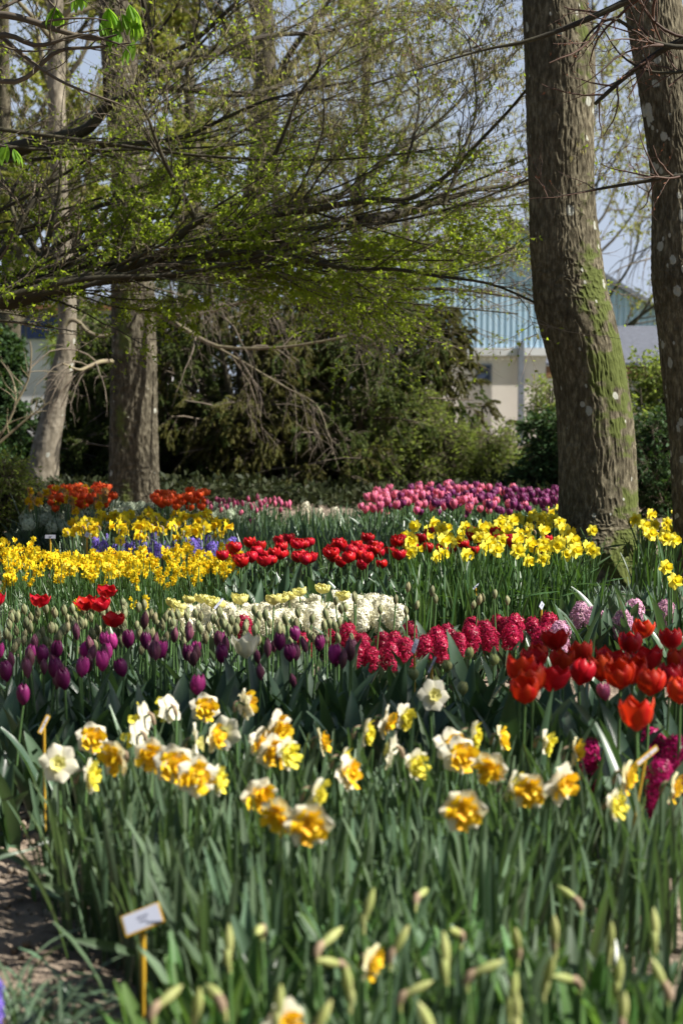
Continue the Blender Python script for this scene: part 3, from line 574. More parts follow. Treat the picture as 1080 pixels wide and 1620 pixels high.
# bare forked shrub at the left edge
fb = tag(empty('bare_shrub', (-3.45, 17, 0)), 'bare forked grey stems standing in front of the ivy bush', 'shrub')
fp = [([(-30, 720), (0, 690), (25, 640), (20, 600), (5, 575)], .018), ([(25, 640), (45, 600), (50, 560), (48, 540)], .014), ([(0, 700), (40, 665), (80, 635)], .016), ([(-30, 720), (-30, 800), (-35, 840)], .02)]
lim = np.stack([pl(p, 17, 14) for p, _ in fp]); lrr = np.stack([np.linspace(q, q * .4, 14) for _, q in fp]); mm = MB(); tubes(mm, lim, lrr, 6)
child_world('stems', mm.mesh('stems', M['twig_lt']), fb); a, ar = children(lim, lrr, 7, .1, .5, segs=6, wob=.3, minr=.003); mm = MB(); tubes(mm, a, ar, 4); child_world('twigs', mm.mesh('twigs', M['twig_lt']), fb)

# ---- off-frame trees on the sunny side: they stand beside the garden and dapple the middle beds
def shade_tree(x, y, seed, label, n=14, leafn=9000, z0=2.6, hgt=8.5, r0=.24, ls=(.09, .06), L=(1.6, 2.6)):
    tp = smooth_path([(x, y, -.05), (x + .1, y, 2), (x - .1, y + .1, 4.5), (x, y, hgt)], 40); rad = np.linspace(r0, .05, 40)
    root = tag(empty('garden_tree', (x, y, 0)), label, 'tree'); mm = MB(); tube(mm, tp, rad, 16); child_world('trunk', mm.mesh('trunk', M['bark_big']), root)
    m1, m2, m3 = crown_from(tp, rad, seed, z0, n, L=L, leafn=leafn, ls=ls)
    child_world('limbs', m1.mesh('limbs', M['bark_dk']), root); child_world('twigs', m2.mesh('twigs', M['twig']), root); child_world('crown', m3.mesh('crown', M['f_shrub']), root)
shade_tree(6.4, 3.75, 401, 'tree out of view on the sunny side that shades the purple and red tulips', 16, 7500, z0=3.0, hgt=8.8, L=(1.0, 1.4))
shade_tree(9.0, 2.9, 402, 'second tree out of view on the sunny side, beyond the red tulips', 8, 1400, z0=5.0, hgt=9.5, L=(1.0, 1.5))

# unseen hedges added behind and left of the camera to cut sky fill
def hedge(x0, x1, y0, y1, hgt, seed, label, nl=9000):
    rg = np.random.default_rng(seed); root = tag(empty('sky_blocker_hedge', ((x0 + x1) / 2, (y0 + y1) / 2, 0)), label, 'hedge'); n = 9
    st = np.stack([smooth_path([(a, b, -.05), (a + rg.normal(0, .1), b + rg.normal(0, .1), hgt * .5), (a + rg.normal(0, .2), b, hgt)], 10) for a, b in zip(np.linspace(x0 + .4, x1 - .4, n), np.linspace(y0 + .4, y1 - .4, n))])
    sr = np.broadcast_to(np.linspace(.08, .02, 10), (n, 10)); a, ar = children(st, sr, 16, .6, 1.3, ang=(50, 90), segs=5, t0=.05, r=rg, minr=.008, lenfall=.2)
    mm = MB(); tubes(mm, st, sr, 7); child_world('trunks', mm.mesh('trunks', M['bark_dk']), root); mm = MB(); tubes(mm, a, ar, 4); child_world('branches', mm.mesh('branches', M['twig']), root)
    q = np.stack([rg.uniform(x0, x1, nl), rg.uniform(y0, y1, nl), rg.uniform(.02, hgt, nl) + .25 * rg.normal(size=nl)], -1); q[:, 2] = np.abs(q[:, 2])
    mm = MB(); leaves(mm, q, rand_unit(nl, rg) + np.array([0, 0, -.2]), rg.uniform(.20, .34, nl), rg.uniform(.12, .20, nl), rg); child_world('crown', mm.mesh('crown', M['f_ivy']), root)
hedge(-9, 6, -6, -4.6, 6.5, 501, 'unseen dark hedge behind the photographer, added to block sky light')
hedge(-9.5, -8, -4.5, 9, 7, 502, 'unseen dark hedge along the left side, added to block sky light')

# ================================================================ BUILDINGS
def part(name, mb, m, root): return child_world(name, mb.mesh(name, m, False), root)
blue = mat('blue_cladding', (.44, .62, .78), .55, 0, None, 0, col2=(.50, .66, .80), nscale=.6, isl=False)
beige = mat('beige_render', (.76, .70, .62), .85, 0, None, 0, col2=(.70, .64, .57), nscale=1.2, isl=False, bump=.003)
steel = mat('grey_steel', (.20, .22, .26), .6, 0, None, 0, isl=False); whitep = mat('white_panel', (.70, .70, .70), .6, 0, None, 0, isl=False, nscale=1)
wood = mat('eave_wood', (.28, .13, .06), .7, 0, None, .1, stretch=(.3, 6, 6)); slate = mat('slate_roof', (.12, .13, .16), .7, 0, None, 0, isl=False, bump=.01, bscale=30, nscale=14)
YS = 48.0; shed = tag(empty('shed', (5, YS, 0)), 'large shed with light blue corrugated gable over a beige wall, behind the mossy trunk', 'building')
def X_(px, Y): return P(px, 640, Y)[0]
def Z_(py, Y): return P(540, py, Y)[2]
x0, x1, xp = X_(600, YS), X_(1120, YS), X_(812, YS); zb, zp, ze = Z_(556, YS), Z_(358, YS), Z_(470, YS)
ze1 = Z_(542, YS)
n = 560; xx = np.linspace(x0, x1, n); yy = YS + .05 * (np.arange(n) % 10 < 5)
top = np.where(xx < xp, ze + (zp - ze) * (xx - x0) / (xp - x0), zp + (ze1 - zp) * (xx - xp) / (x1 - xp))
v = np.stack([np.stack([xx, yy, np.full(n, zb)], -1), np.stack([xx, yy, top], -1)], 0); mb = MB(); mb.add(v.reshape(-1, 3), grid_faces(2, n)); part('cladding', mb, blue, shed)
part('wall', box(MB(), x0, x1, YS + .06, YS + 16, -.1, zb - .1), beige, shed)
mb = MB()
for (xa, za, xb, zb2) in ((x0, ze, xp, zp), (xp, zp, x1, ze1)):
    v = []
    for (x_, z_) in ((xa, za), (xb, zb2)):
        for dy in (-.25, 16): 
            for dz in (.02, .16): v.append((x_, YS + dy, z_ + dz))
    mb.add(v, [[0, 1, 3, 2], [4, 6, 7, 5], [0, 4, 5, 1], [2, 3, 7, 6], [0, 2, 6, 4], [1, 5, 7, 3]])
part('roof', mb, steel, shed)
part('beam', box(MB(), x0, x1, YS - .12, YS - .01, zb - .12, zb + .1), whitep, shed)
for px in (690, 822): part('post', box(MB(), X_(px, YS) - .08, X_(px, YS) + .08, YS - .32, YS - .14, -.05, Z_(542, YS)), steel, shed)
for px, w_ in ((752, .45), (905, 1.6)): 
    f = part('window', box(MB(), X_(px, YS), X_(px, YS) + w_, YS + .0, YS + .08, 1.75, zb - .35), steel, shed)
    f2 = link('pane', box(MB(), X_(px, YS) + .06, X_(px, YS) + w_ - .06, YS - .012, YS + .02, 1.81, zb - .41).mesh('pane', mat('dark_glass', (.06, .08, .13), .1, 0, None, 0), False), f)
YV = 33.0; pv = tag(empty('pavilion', (5, YV, 0)), 'low wooden pavilion with a grey roof and brown eaves, between the two right trunks', 'building')
xa, xb = X_(862, YV), X_(1180, YV); za, zt = Z_(600, YV), Z_(533, YV)
mb = MB(); v = [(xa, YV, Z_(578, YV)), (xb, YV, Z_(578, YV)), (xb - .3, YV + 3, zt + .3), (xa + .5, YV + 3, zt + .3), (xa, YV, Z_(574, YV)), (xb, YV, Z_(574, YV)), (xb - .3, YV + 3, zt + .35), (xa + .5, YV + 3, zt + .35)]
mb.add(v, [[0, 1, 2, 3], [4, 5, 6, 7], [0, 1, 5, 4], [0, 3, 7, 4], [1, 2, 6, 5], [2, 3, 7, 6]]); part('roof', mb, slate, pv)
mb = box(MB(), xa + .02, xb, YV + .03, YV + .15, za + .02, Z_(579, YV)); part('eave', mb, wood, pv)
for px in (905, 1075): part('post', box(MB(), X_(px, YV), X_(px, YV) + .16, YV + .2, YV + .36, -.05, za + .1), wood, pv)
part('wall', box(MB(), X_(960, YV), xb - .4, YV + 1.2, YV + 2.8, -.05, za + .1), whitep, pv)
YO = 46.0; ob2 = tag(empty('office_building', (-8, YO, 0)), 'building with dark blue glazing and a white band behind the pale leaning trunk', 'building')
part('wall', box(MB(), X_(-120, YO), X_(240, YO), YO, YO + 10, -.1, Z_(470, YO)), whitep, ob2)
blug = mat('blue_glass', (.03, .06, .20), .15, 0, None, 0, isl=False)
for k, px in enumerate(range(-100, 230, 36)):
    f = part('window', box(MB(), X_(px, YO), X_(px + 34, YO), YO - .06, YO + .05, Z_(537, YO), Z_(498, YO)), steel, ob2)
    link('pane', box(MB(), X_(px + 1.2, YO), X_(px + 32.8, YO), YO - .075, YO - .03, Z_(535.5, YO), Z_(499.5, YO)).mesh('pane', blug, False), f)
part('roof', box(MB(), X_(-125, YO), X_(245, YO), YO - .5, YO + 10.2, Z_(492, YO), Z_(484, YO)), wood, ob2)
part('roof_cap', box(MB(), X_(-115, YO), X_(235, YO), YO - .3, YO + 10, Z_(483.8, YO), Z_(470, YO)), steel, ob2)

# ================================================================ BULB PLANTS
def blade(mb, base, L, W, yaw, lean, curve, rg, seg=7, fold=.25, prof='strap', twist=0.0, wave=0.0, kink=None):
    t = np.linspace(0, 1, seg); ph = lean + curve * t ** 1.6
    if kink: ph = ph + np.where(t > kink[0], kink[1], 0)
    st = L / (seg - 1); dx = np.sin(ph) * st; dz = np.cos(ph) * st
    r_ = np.concatenate([[0], np.cumsum(dx[1:])]); z = np.concatenate([[0], np.cumsum(dz[1:])])
    cx, sx = math.cos(yaw), math.sin(yaw)
    p = np.stack([base[0] + r_ * cx, base[1] + r_ * sx, base[2] + z], -1)
    sd0 = np.array([-sx, cx, 0]); n0 = np.stack([-np.cos(ph) * cx, -np.cos(ph) * sx, np.sin(ph)], -1)
    tw = twist * t + rg.normal(0, .15); ct, st_ = np.cos(tw)[:, None], np.sin(tw)[:, None]
    sd = sd0 * ct + n0 * st_; nn = -sd0 * st_ + n0 * ct
    if prof == 'strap': w = W * np.minimum(1, .55 + t * 1.2) * np.clip((1.02 - t) / .16, 0.06, 1) ** .6
    else: w = W * (np.sin(np.pi * np.clip(t * .86 + .14, 0, 1) ** .8) ** .75 + .02)
    wv = wave * np.sin(t * 9 + rg.uniform(0, 6))[:, None] * W
    v = np.stack([p - sd * w[:, None] / 2 + nn * (w[:, None] * fold + wv), p, p + sd * w[:, None] / 2 + nn * (w[:, None] * fold - wv)], 1)
    mb.add(v.reshape(-1, 3), grid_faces(seg, 3))
def xf(mb, sub, M4):
    v, f = sub.arr(); M4 = np.array(M4); mb.add(v @ M4[:3, :3].T + M4[:3, 3], f)
def stalk(h, r0, r1, bend, rg, n=8):
    t = np.linspace(0, 1, n); a = rg.uniform(0, 6.28)
    return np.stack([math.cos(a) * bend * t ** 2, math.sin(a) * bend * t ** 2, h * t], -1), np.linspace(r0, r1, n)
def face_mat(pos, yaw, pitch, roll=0, s=1.0):
    """local +Z axis -> pointing along yaw/pitch"""
    return Matrix.Translation(pos) @ Matrix.Rotation(yaw, 4, 'Z') @ Matrix.Rotation(R(90) - pitch, 4, 'Y') @ Matrix.Rotation(roll, 4, 'Z') @ Matrix.Scale(s, 4)
def tulip_head(R_, Hh, op, rg, nu=7, nv=8, petals=6, pointy=.5, ruf=.0, jit=.06):
    """cup of petals growing along +Z from the origin; op: 0 closed .. 1 wide"""
    mb = MB()
    for k in range(petals):
        inner = k % 2; a0 = k * 2 * math.pi / petals + rg.normal(0, jit); u = np.linspace(-1, 1, nu)[None, :]; v = np.linspace(0, 1, nv)[:, None]
        o = op + rg.normal(0, .07)
        rp = np.interp(v, [0, .1, .3, .55, .8, 1], [.12, .5, .88, 1.0, .86 + .5 * o, .45 + 1.15 * o]) * R_ * (.90 if inner else 1.0)
        wd = np.interp(v, [0, .15, .45, .7, .88, 1], [.25, .62, .95, .92, .62 - .1 * pointy, .10]) * (1.0 + .05 * rg.normal())
        hz = Hh * (v ** .9) * (1.03 if inner else .97) * (1 + rg.normal(0, .03)) - Hh * .10 * u ** 2 * v
        ang = a0 + u * wd * .88 / np.maximum(rp / R_, .6)
        rr = rp * (1 + .04 * np.cos(u * 3) - .10 * (u ** 2) * (0.3 - o)) + ruf * R_ * np.sin(u * 6 + v * 5 + k) * v
        mb.add(np.stack([rr * np.cos(ang), rr * np.sin(ang), hz + 0 * u], -1).reshape(-1, 3), grid_faces(nv, nu))
    return mb
def flat_petals(n, r0, L, W, cup, rg, nu=5, nv=5, a_off=0, tipy=.3, z0=0, jit=.08):
    mb = MB()
    for k in range(n):
        a = a_off + k * 2 * math.pi / n + rg.normal(0, jit); u = np.linspace(-1, 1, nu)[None, :]; v = np.linspace(0, 1, nv)[:, None]
        w = W * .5 * np.interp(v, [0, .25, .55, .8, 1], [.4, .85, 1, .8, tipy * .4]); rr = r0 + L * v
        cc = cup + rg.normal(0, .12); z = z0 + cc * L * v ** 1.5 + (k % 2) * .0015 - .25 * W * u ** 2 * v * .5 + rg.normal(0, .06) * L * v * u
        x = rr * np.cos(a) - u * w * np.sin(a); y = rr * np.sin(a) + u * w * np.cos(a)
        mb.add(np.stack([x, y, z + 0 * x], -1).reshape(-1, 3), grid_faces(nv, nu))
    return mb
def trumpet(r0, r1, L, rg, frill=.12, n=18, nz=6, z0=0):
    th = np.arange(n) / n * 2 * np.pi; v = np.linspace(0, 1, nz)[:, None]
    rr = np.interp(v, [0, .5, .85, 1], [r0, r0 * 1.15, (r0 + r1) / 2, r1]) * (1 + frill * v ** 3 * np.sin(th * 6 + rg.uniform(0, 6)))
    z = z0 + L * v + frill * .3 * L * v ** 3 * np.cos(th * 7)
    mb = MB(); mb.add(np.stack([rr * np.cos(th), rr * np.sin(th), z], -1).reshape(-1, 3), grid_faces(nz, n, True)); return mb
def ruffle(rg, n=10, r=.020, z0=.003):
    n = max(4, int(n * .7))
    mb = MB()
    for k in range(n):
        a = k * 2.4 + rg.uniform(-.3, .3); d = r * .75 * math.sqrt((k + .3) / n); s = r * rg.uniform(.5, .75)
        sub = flat_petals(2, 0, s, s * 1.3, .8, rg, 5, 4, a_off=a, tipy=2.0, jit=.5)
        sub.v = [q + rg.normal(0, .0012, q.shape) for q in sub.v]
        xf(mb, sub, Matrix.Translation((d * math.cos(a), d * math.sin(a), z0 + rg.uniform(0, .008))))
    return mb
def bulb_leaves(kind, rg, n, h, spread=.03):
    mb = MB()
    for k in range(n):
        yaw = rg.uniform(0, 6.28); b = (rg.normal(0, spread), rg.normal(0, spread), -.03)
        if kind == 'daf': blade(mb, b, h * rg.uniform(.75, 1.12), rg.uniform(.010, .017), yaw, abs(rg.normal(0, .13)) + .02, rg.uniform(0, .45), rg, 7, .22, 'strap', rg.normal(0, .7), kink=(rg.uniform(.5, .8), rg.uniform(.8, 1.5)) if rg.random() < .10 else None)
        elif kind == 'thin': blade(mb, b, h * rg.uniform(.75, 1.1), rg.uniform(.005, .008), yaw, abs(rg.normal(0, .12)), rg.uniform(0, .5), rg, 6, .2, 'strap', rg.normal(0, .5))
        elif kind == 'grass': blade(mb, b, h * rg.uniform(.7, 1.2), .006, yaw, rg.uniform(.2, .8), rg.uniform(.8, 1.7), rg, 8, .2, 'strap')
        elif kind == 'tulip': blade(mb, (b[0] * .4, b[1] * .4, -.03 + .02 * k), h * rg.uniform(.62, .98), rg.uniform(.042, .074), yaw, rg.uniform(.08, .32), rg.uniform(.1, .75), rg, 9, .28, 'lance', rg.normal(0, .6), .05)
        elif kind == 'hya': blade(mb, b, h * rg.uniform(.8, 1.15), rg.uniform(.02, .032), yaw, rg.uniform(.1, .4), rg.uniform(.1, .5), rg, 7, .35, 'strap', rg.normal(0, .4))
    return mb
class Kind:
    """a plant kind: several variants, each {part: (mesh, material)}"""
    def __init__(s, name, variants): s.name = name; s.var = variants; s.used = 0
    def place(s, x, y, yaw, sc, label, cat, group=None, vi=None, z=0, tilt=(0, 0)):
        vi = s.used % len(s.var) if vi is None else vi; s.used += 1
        root = tag(empty(s.name, (x, y, z)), label, cat, group); root.rotation_euler = (tilt[0], tilt[1], yaw); root.scale = (sc,) * 3
        for pn, me, loc in s.var[vi]:
            o = bpy.data.objects.new(pn, me); C.objects.link(o); o.parent = root
            if loc: o.location = loc
        return root
def V(parts): return [(pn, mb.mesh(pn, m), None) for pn, mb, m in parts]
def make_tulip(nm, pm, rad, hh, op, h, nvar=5, nl=3, leafm='tul_leaf', seed=0, lh=None, jit=.06, pointy=.5, ruf=0, stemm='stem', petals=6, det=(7, 8)):
    out = []
    for k in range(nvar):
        rg = np.random.default_rng(seed * 31 + k); p, r_ = stalk(h - hh * .9, .0042, .0034, rg.uniform(-.02, .02) + .004, rg)
        s = MB(); tube(s, p, r_, 7)
        hd = MB(); o = op(rg) if callable(op) else op; tp = Matrix.Translation(p[-1]) @ Matrix.Rotation(rg.normal(0, .10), 4, 'X') @ Matrix.Rotation(rg.normal(0, .10), 4, 'Y')
        xf(hd, tulip_head(rad * rg.uniform(.93, 1.07), hh * rg.uniform(.93, 1.07), o, rg, det[0], det[1], petals, pointy, ruf, jit), tp)
        if petals > 6: xf(hd, tulip_head(rad * .66, hh * .9, o * .7, rg, det[0], det[1], 6, pointy, ruf, jit), tp)
        pr = [('petals', hd, M[pm]), ('stem', s, M[stemm])]
        if nl: pr.append(('leaves', bulb_leaves('tulip', rg, nl, lh or h), M[leafm]))
        out.append(V(pr))
    return Kind(nm, out)
def make_daffodil(nm, seed, h, style, nvar=6, nl=7, s=1.0, pet='p_white', cor='p_orange', leafm='daf_leaf', yaws=None, lkind='daf', lh=None, pitch=None):
    out = []
    for k in range(nvar):
        rg = np.random.default_rng(seed * 17 + k); p, r_ = stalk(h - .02, .0042 * s, .0032 * s, rg.uniform(0, .03), rg, 9)
        pit = rg.uniform(-.30, .35) if pitch is None else pitch(rg)
        pos = Vector(p[-1]) + Vector((.022 * s, 0, .004)); st = MB()
        neck = smooth_path([p[-1], p[-1] + np.array([.006, 0, .012]) * s, np.array(pos)], 6); tube(st, np.concatenate([p, neck[1:]]), np.concatenate([r_, np.full(5, .0030 * s)]), 6)
        fm = face_mat(pos, 0, pit, rg.uniform(0, 6)); pe = MB(); co = MB()
        if style == 'split':
            xf(pe, flat_petals(6, .003, .034 * s, .032 * s, rg.uniform(-.1, .35), rg), fm); xf(pe, flat_petals(3, .002, .024 * s, .018 * s, .45, rg, a_off=.5, z0=.004), fm)
            xf(co, ruffle(rg, 13, .0235 * s, .006), fm)
        elif style == 'plain':
            xf(pe, flat_petals(6, .003, .038 * s, .036 * s, rg.uniform(-.05, .2), rg), fm); xf(co, trumpet(.007 * s, .016 * s, .014 * s, rg), fm); xf(co, ruffle(rg, 5, .010 * s, .002), fm)
        elif style == 'trumpet':
            xf(pe, flat_petals(6, .003, .034 * s, .027 * s, rg.uniform(-.05, .35), rg), fm); xf(co, trumpet(.010 * s, .020 * s, .034 * s, rg, .15), fm)
        elif style == 'double':
            xf(pe, flat_petals(6, .003, .032 * s, .030 * s, .15, rg), fm); xf(co, ruffle(rg, 14, .024 * s, .004), fm)
        sp_ = MB(); q = p[-1]; tube(sp_, smooth_path([q - np.array([0, 0, .012]), q + np.array([.004, .004, .010]), q + np.array([.018, .006, .018])], 5), [.004 * s, .0055 * s, .005 * s, .003 * s, .001], 5)
        pr = [('petals', pe, M[pet]), ('corona', co, M[cor]), ('stem', st, M['stem']), ('spathe', sp_, M['spathe'])]
        if nl: pr.append(('leaves', bulb_leaves(lkind, rg, nl, lh or h), M[leafm]))
        out.append(V(pr))
    return Kind(nm, out)
def make_hyacinth(nm, pm, seed, h, sp_h, rad, nvar=4, nf=70, nl=5, leafm='tul_leaf', fs=.011):
    out = []
    for k in range(nvar):
        rg = np.random.default_rng(seed * 13 + k); s = MB(); tube(s, [(0, 0, 0), (0, 0, h * .5), (rg.normal(0, .004), rg.normal(0, .004), h)], [.006, .006, .003], 6)
        fl = MB()
        for j in range(nf):
            z = h - sp_h + sp_h * (j + .5) / nf; a = j * 2.39996; tz = (z - (h - sp_h)) / sp_h
            rr = rad * (.78 + .22 * math.sin(math.pi * min(1, tz * .9 + .1))) * (1.0 if tz < .82 else 1 - (tz - .82) * 2.4) * rg.uniform(.68, 1.14)
            fm = face_mat((rr * .72 * math.cos(a), rr * .72 * math.sin(a), z), a, rg.uniform(-.5, .5) + (tz - .4) * .9, rg.uniform(0, 6), rg.uniform(.85, 1.15))
            xf(fl, flat_petals(6, .001, fs, fs * .38, -.30, rg, 2, 4, z0=fs * .55, tipy=.5), fm); xf(fl, trumpet(.0022, .003, fs * .6, rg, 0, 5, 2), fm)
        pr = [('florets', fl, M[pm]), ('stem', s, M['stem'])]
        if nl: pr.append(('leaves', bulb_leaves('hya', rg, nl, h * .85, .02), M[leafm]))
        out.append(V(pr))
    return Kind(nm, out)
def make_leafy(nm, kind, seed, h, n, leafm, nvar=4, spread=.04):
    return Kind(nm, [V([('leaves', bulb_leaves(kind, np.random.default_rng(seed * 7 + k), n, h, spread), M[leafm])]) for k in range(nvar)])
def make_cluster(nm, seed, h, pm, nvar=5, nst=3, nfl=4, nl=7, s=.5, leafm='daf_leaf_dk'):
    """small nodding narcissi, a few stems a plant with the flowers stacked near their tops"""
    out = []
    for k in range(nvar):
        rg = np.random.default_rng(seed * 19 + k); st = MB(); pe = MB(); co = MB()
        for j in range(nst):
            p, r_ = stalk(h * rg.uniform(.86, 1.06), .0026, .0018, rg.uniform(.0, .03), rg, 6); p = p + np.array([rg.normal(0, .02), rg.normal(0, .02), 0]); tube(st, p, r_, 5)
            for q in range(nfl):
                a = rg.uniform(0, 6.28); pos = Vector(p[-1]) + Vector((.012 * math.cos(a), .012 * math.sin(a), -.017 * q * s * 2 + .01)); fm = face_mat(pos, a, rg.uniform(-.7, .3), rg.uniform(0, 6))
                xf(pe, flat_petals(6, .002, .026 * s, .020 * s, rg.uniform(-.2, .3), rg, 3, 4), fm); xf(co, trumpet(.007 * s, .012 * s, .022 * s, rg, .1, 9, 4), fm)
        out.append(V([('petals', pe, M[pm]), ('corona', co, M['p_gold']), ('stem', st, M['stem'])] + ([('leaves', bulb_leaves('thin', rg, nl, h * .95, .03), M[leafm])] if nl else [])))
    return Kind(nm, out)
def scatter(poly, h, n, dmin, seed, jitter_h=.06):
    """plants whose tops (at height h) stand inside the photo polygon, poisson spaced on the ground"""
    rg = np.random.default_rng(seed); g = np.array([G(x, y, h)[:2] for x, y in poly]); lo, hi = g.min(0), g.max(0); out = np.zeros((0, 2)); tries = 0
    while len(out) < n and tries < 60000:
        tries += 1; q = rg.uniform(lo, hi); a, b = proj(q[0], q[1], h)
        if not inpoly(a, b, poly): continue
        if len(out) and np.min(np.sum((out - q) ** 2, 1)) < dmin * dmin: continue
        out = np.vstack([out, q])
    return out, rg
def zone(labels, px):
    for lim_, t in labels:
        if px < lim_: return t
    return labels[-1][1]
def bed(kinds, poly, h, n, dmin, seed, zones, cat, group, sc=(.9, 1.1), weights=None, gfun=None):
    pts, rg = scatter(poly, h, n, dmin, seed)
    for q in pts:
        ks = kinds(proj(q[0], q[1], h)[0], rg) if callable(kinds) else kinds[rg.choice(len(kinds), p=weights)]
        px = proj(q[0], q[1], h)[0]
        k, lab = ks if isinstance(ks, tuple) else (ks, None)
        k.place(q[0], q[1], rg.uniform(0, 6.28), rg.uniform(*sc), (lab + ' ' if lab else '') + zone(zones, px), cat, group, tilt=(rg.normal(0, .04), rg.normal(0, .04)))
    return pts
ORD = ['', 'second ', 'third ', 'fourth ', 'fifth ', 'sixth ', 'seventh ', 'eighth ', 'ninth ', 'tenth ', 'eleventh ', 'twelfth ', 'thirteenth ', 'fourteenth ', 'fifteenth ', 'sixteenth ', 'seventeenth ', 'eighteenth ', 'nineteenth ', 'twentieth ']
def ordinal(i, n):
    if i == 0: return 'leftmost'
    if i == n - 1: return 'rightmost'
    return (ORD[i] + 'from the left') if i < n / 2 + 1 else (ORD[n - 1 - i] + 'from the right')

# ================================================================ BEDS (heights h are of the flower tops)
def listed(kindf, pts, h, cat, what, bedname, group, rows=None, dy=(0, 0), faceto=None, sc=(.95, 1.08), seed=1):
    """hand placed plants; label = look + its place within its row of the bed"""
    rg = np.random.default_rng(seed); ys_ = sorted(p[1] for p in pts); n = len(pts); names = rows or ['back row', 'middle row', 'front row']
    cuts = [ys_[min(n - 1, int(n * (i + 1) / len(names)))] for i in range(len(names) - 1)]
    rowi = [sum(p[1] >= c_ for c_ in cuts) for p in pts]
    for i, p in enumerate(pts):
        same = sorted([q[0] + q[1] * 1e-4 for q, r_ in zip(pts, rowi) if r_ == rowi[i]]); o = ordinal(same.index(p[0] + p[1] * 1e-4), len(same))
        k, look, vi = kindf(p, rg); s_ = rg.uniform(*sc); hh = h * s_; g = G(p[0], p[1], hh)
        yaw = p[3] if len(p) > 3 and p[3] is not None else (rg.uniform(0, 6.28) if faceto is None else faceto(rg))
        k.place(g[0], g[1], yaw, s_, f'{look} {what}, {o} in the {names[rowi[i]]} of {bedname}', cat, group, vi=vi, tilt=(rg.normal(0, .03), rg.normal(0, .03)))
camyaw = -math.pi / 2
# --- front bed: white daffodils with orange split coronas
split = make_daffodil('daffodil', 1, .38, 'split', 8, 7, s=1.2); white = make_daffodil('daffodil', 2, .38, 'plain', 3, 7, s=1.18, cor='p_creamy', pitch=lambda r: r.uniform(.0, .25))
pale = make_daffodil('daffodil', 3, .38, 'double', 5, 7, pet='p_white', cor='p_lemon', s=1.1); doub = make_daffodil('daffodil', 4, .38, 'double', 4, 7, pet='p_cream', cor='p_orange', s=1.05)
fl = [(95, 1195, 'w', -1.5), (130, 1158, 's', -1.3), (135, 1207, 'p', 0), (235, 1150, 'p', 2.6), (243, 1122, 'p', 2.8), (277, 1112, 'p', 2.4), (305, 1108, 's', -1.3), (374, 1105, 's', .5), (232, 1183, 's', -1.5), (262, 1192, 's', -1.4), (205, 1187, 's', -2.2),
      (285, 1166, 'w', .2), (322, 1155, 'd', -.3), (364, 1148, 'w', -1.9), (395, 1165, 's', -.8), (430, 1140, 's', -.6), (425, 1175, 's', -1), (457, 1180, 'p', -.6), (492, 1165, 'd', 0), (285, 1215, 's', -1.2), (347, 1220, 'p', -.1), (400, 1240, 's', -1.0),
      (441, 1270, 's', -2.0), (499, 1278, 's', -1.4), (486, 1245, 'p', -.2), (546, 1212, 's', -.5), (522, 1190, 'p', -.1), (580, 1130, 's', -.3), (545, 1145, 'p', 0), (632, 1122, 'p', -.6), (636, 1178, 'w', 2.9), (655, 1192, 'p', -.8), (680, 1165, 's', -1), (705, 1176, 's', -1.2),
      (715, 1150, 'p', 0), (690, 1088, 'w', -1.2), (783, 1155, 'd', -.2), (846, 1165, 'p', -.2), (789, 1200, 's', -1.9), (797, 1230, 'p', -.2), (761, 1260, 's', -1.5), (835, 1237, 's', -1.6), (861, 1222, 's', -.9), (901, 1178, 'd', 0), (975, 1216, 'd', -.3), (1040, 1232, 'd', -.2), (965, 1257, 'p', -.6)]
mp = {'w': (white, 'large white'), 's': (split, 'white and orange'), 'p': (pale, 'pale yellow'), 'd': (doub, 'yellow centred white')}
def kf(p, rg): k, l = mp[p[2]]; return k, l, int(rg.integers(0, len(k.var)))
listed(kf, [(a, b_, c_, d_ + .0) for a, b_, c_, d_ in fl], .38, 'daffodil', 'daffodil', 'the front bed', 'white and orange daffodils of the front bed', seed=3, sc=(.92, 1.05))
# flowerless leaf clumps that fill the same bed
dlf = make_leafy('daffodil_leaf_clump', 'daf', 5, .335, 12, 'daf_leaf', 6, .045)
def clumps(kind, poly, h, n, dmin, seed, label, cat, group, sc=(.85, 1.1)):
    pts, rg = scatter(poly, h, n, dmin, seed)
    for q in pts:
        px = proj(q[0], q[1], h)[0]
        kind.place(q[0], q[1], rg.uniform(0, 6.28), rg.uniform(*sc), label(px) if callable(label) else label, cat, group)
Z3 = lambda a, b_, c_, x1=360, x2=720: (lambda px: a if px < x1 else b_ if px < x2 else c_)
clumps(dlf, [(100, 1215), (300, 1175), (560, 1165), (860, 1175), (930, 1215), (860, 1310), (760, 1400), (500, 1430), (320, 1400), (240, 1335), (165, 1285)], .31, 175, .075, 11,
       Z3('flowerless daffodil leaf clump at the left end of the front bed', 'flowerless daffodil leaf clump in the middle of the front bed', 'flowerless daffodil leaf clump at the right end of the front bed'), 'leaf clump', 'daffodil leaf clumps of the front bed')
clumps(dlf, [(880, 1290), (1000, 1260), (1080, 1250), (1080, 1310), (960, 1330)], .30, 6, .12, 12, 'sparse daffodil leaf clump below the magenta hyacinths', 'leaf clump', 'sparse leaf clumps at the right')
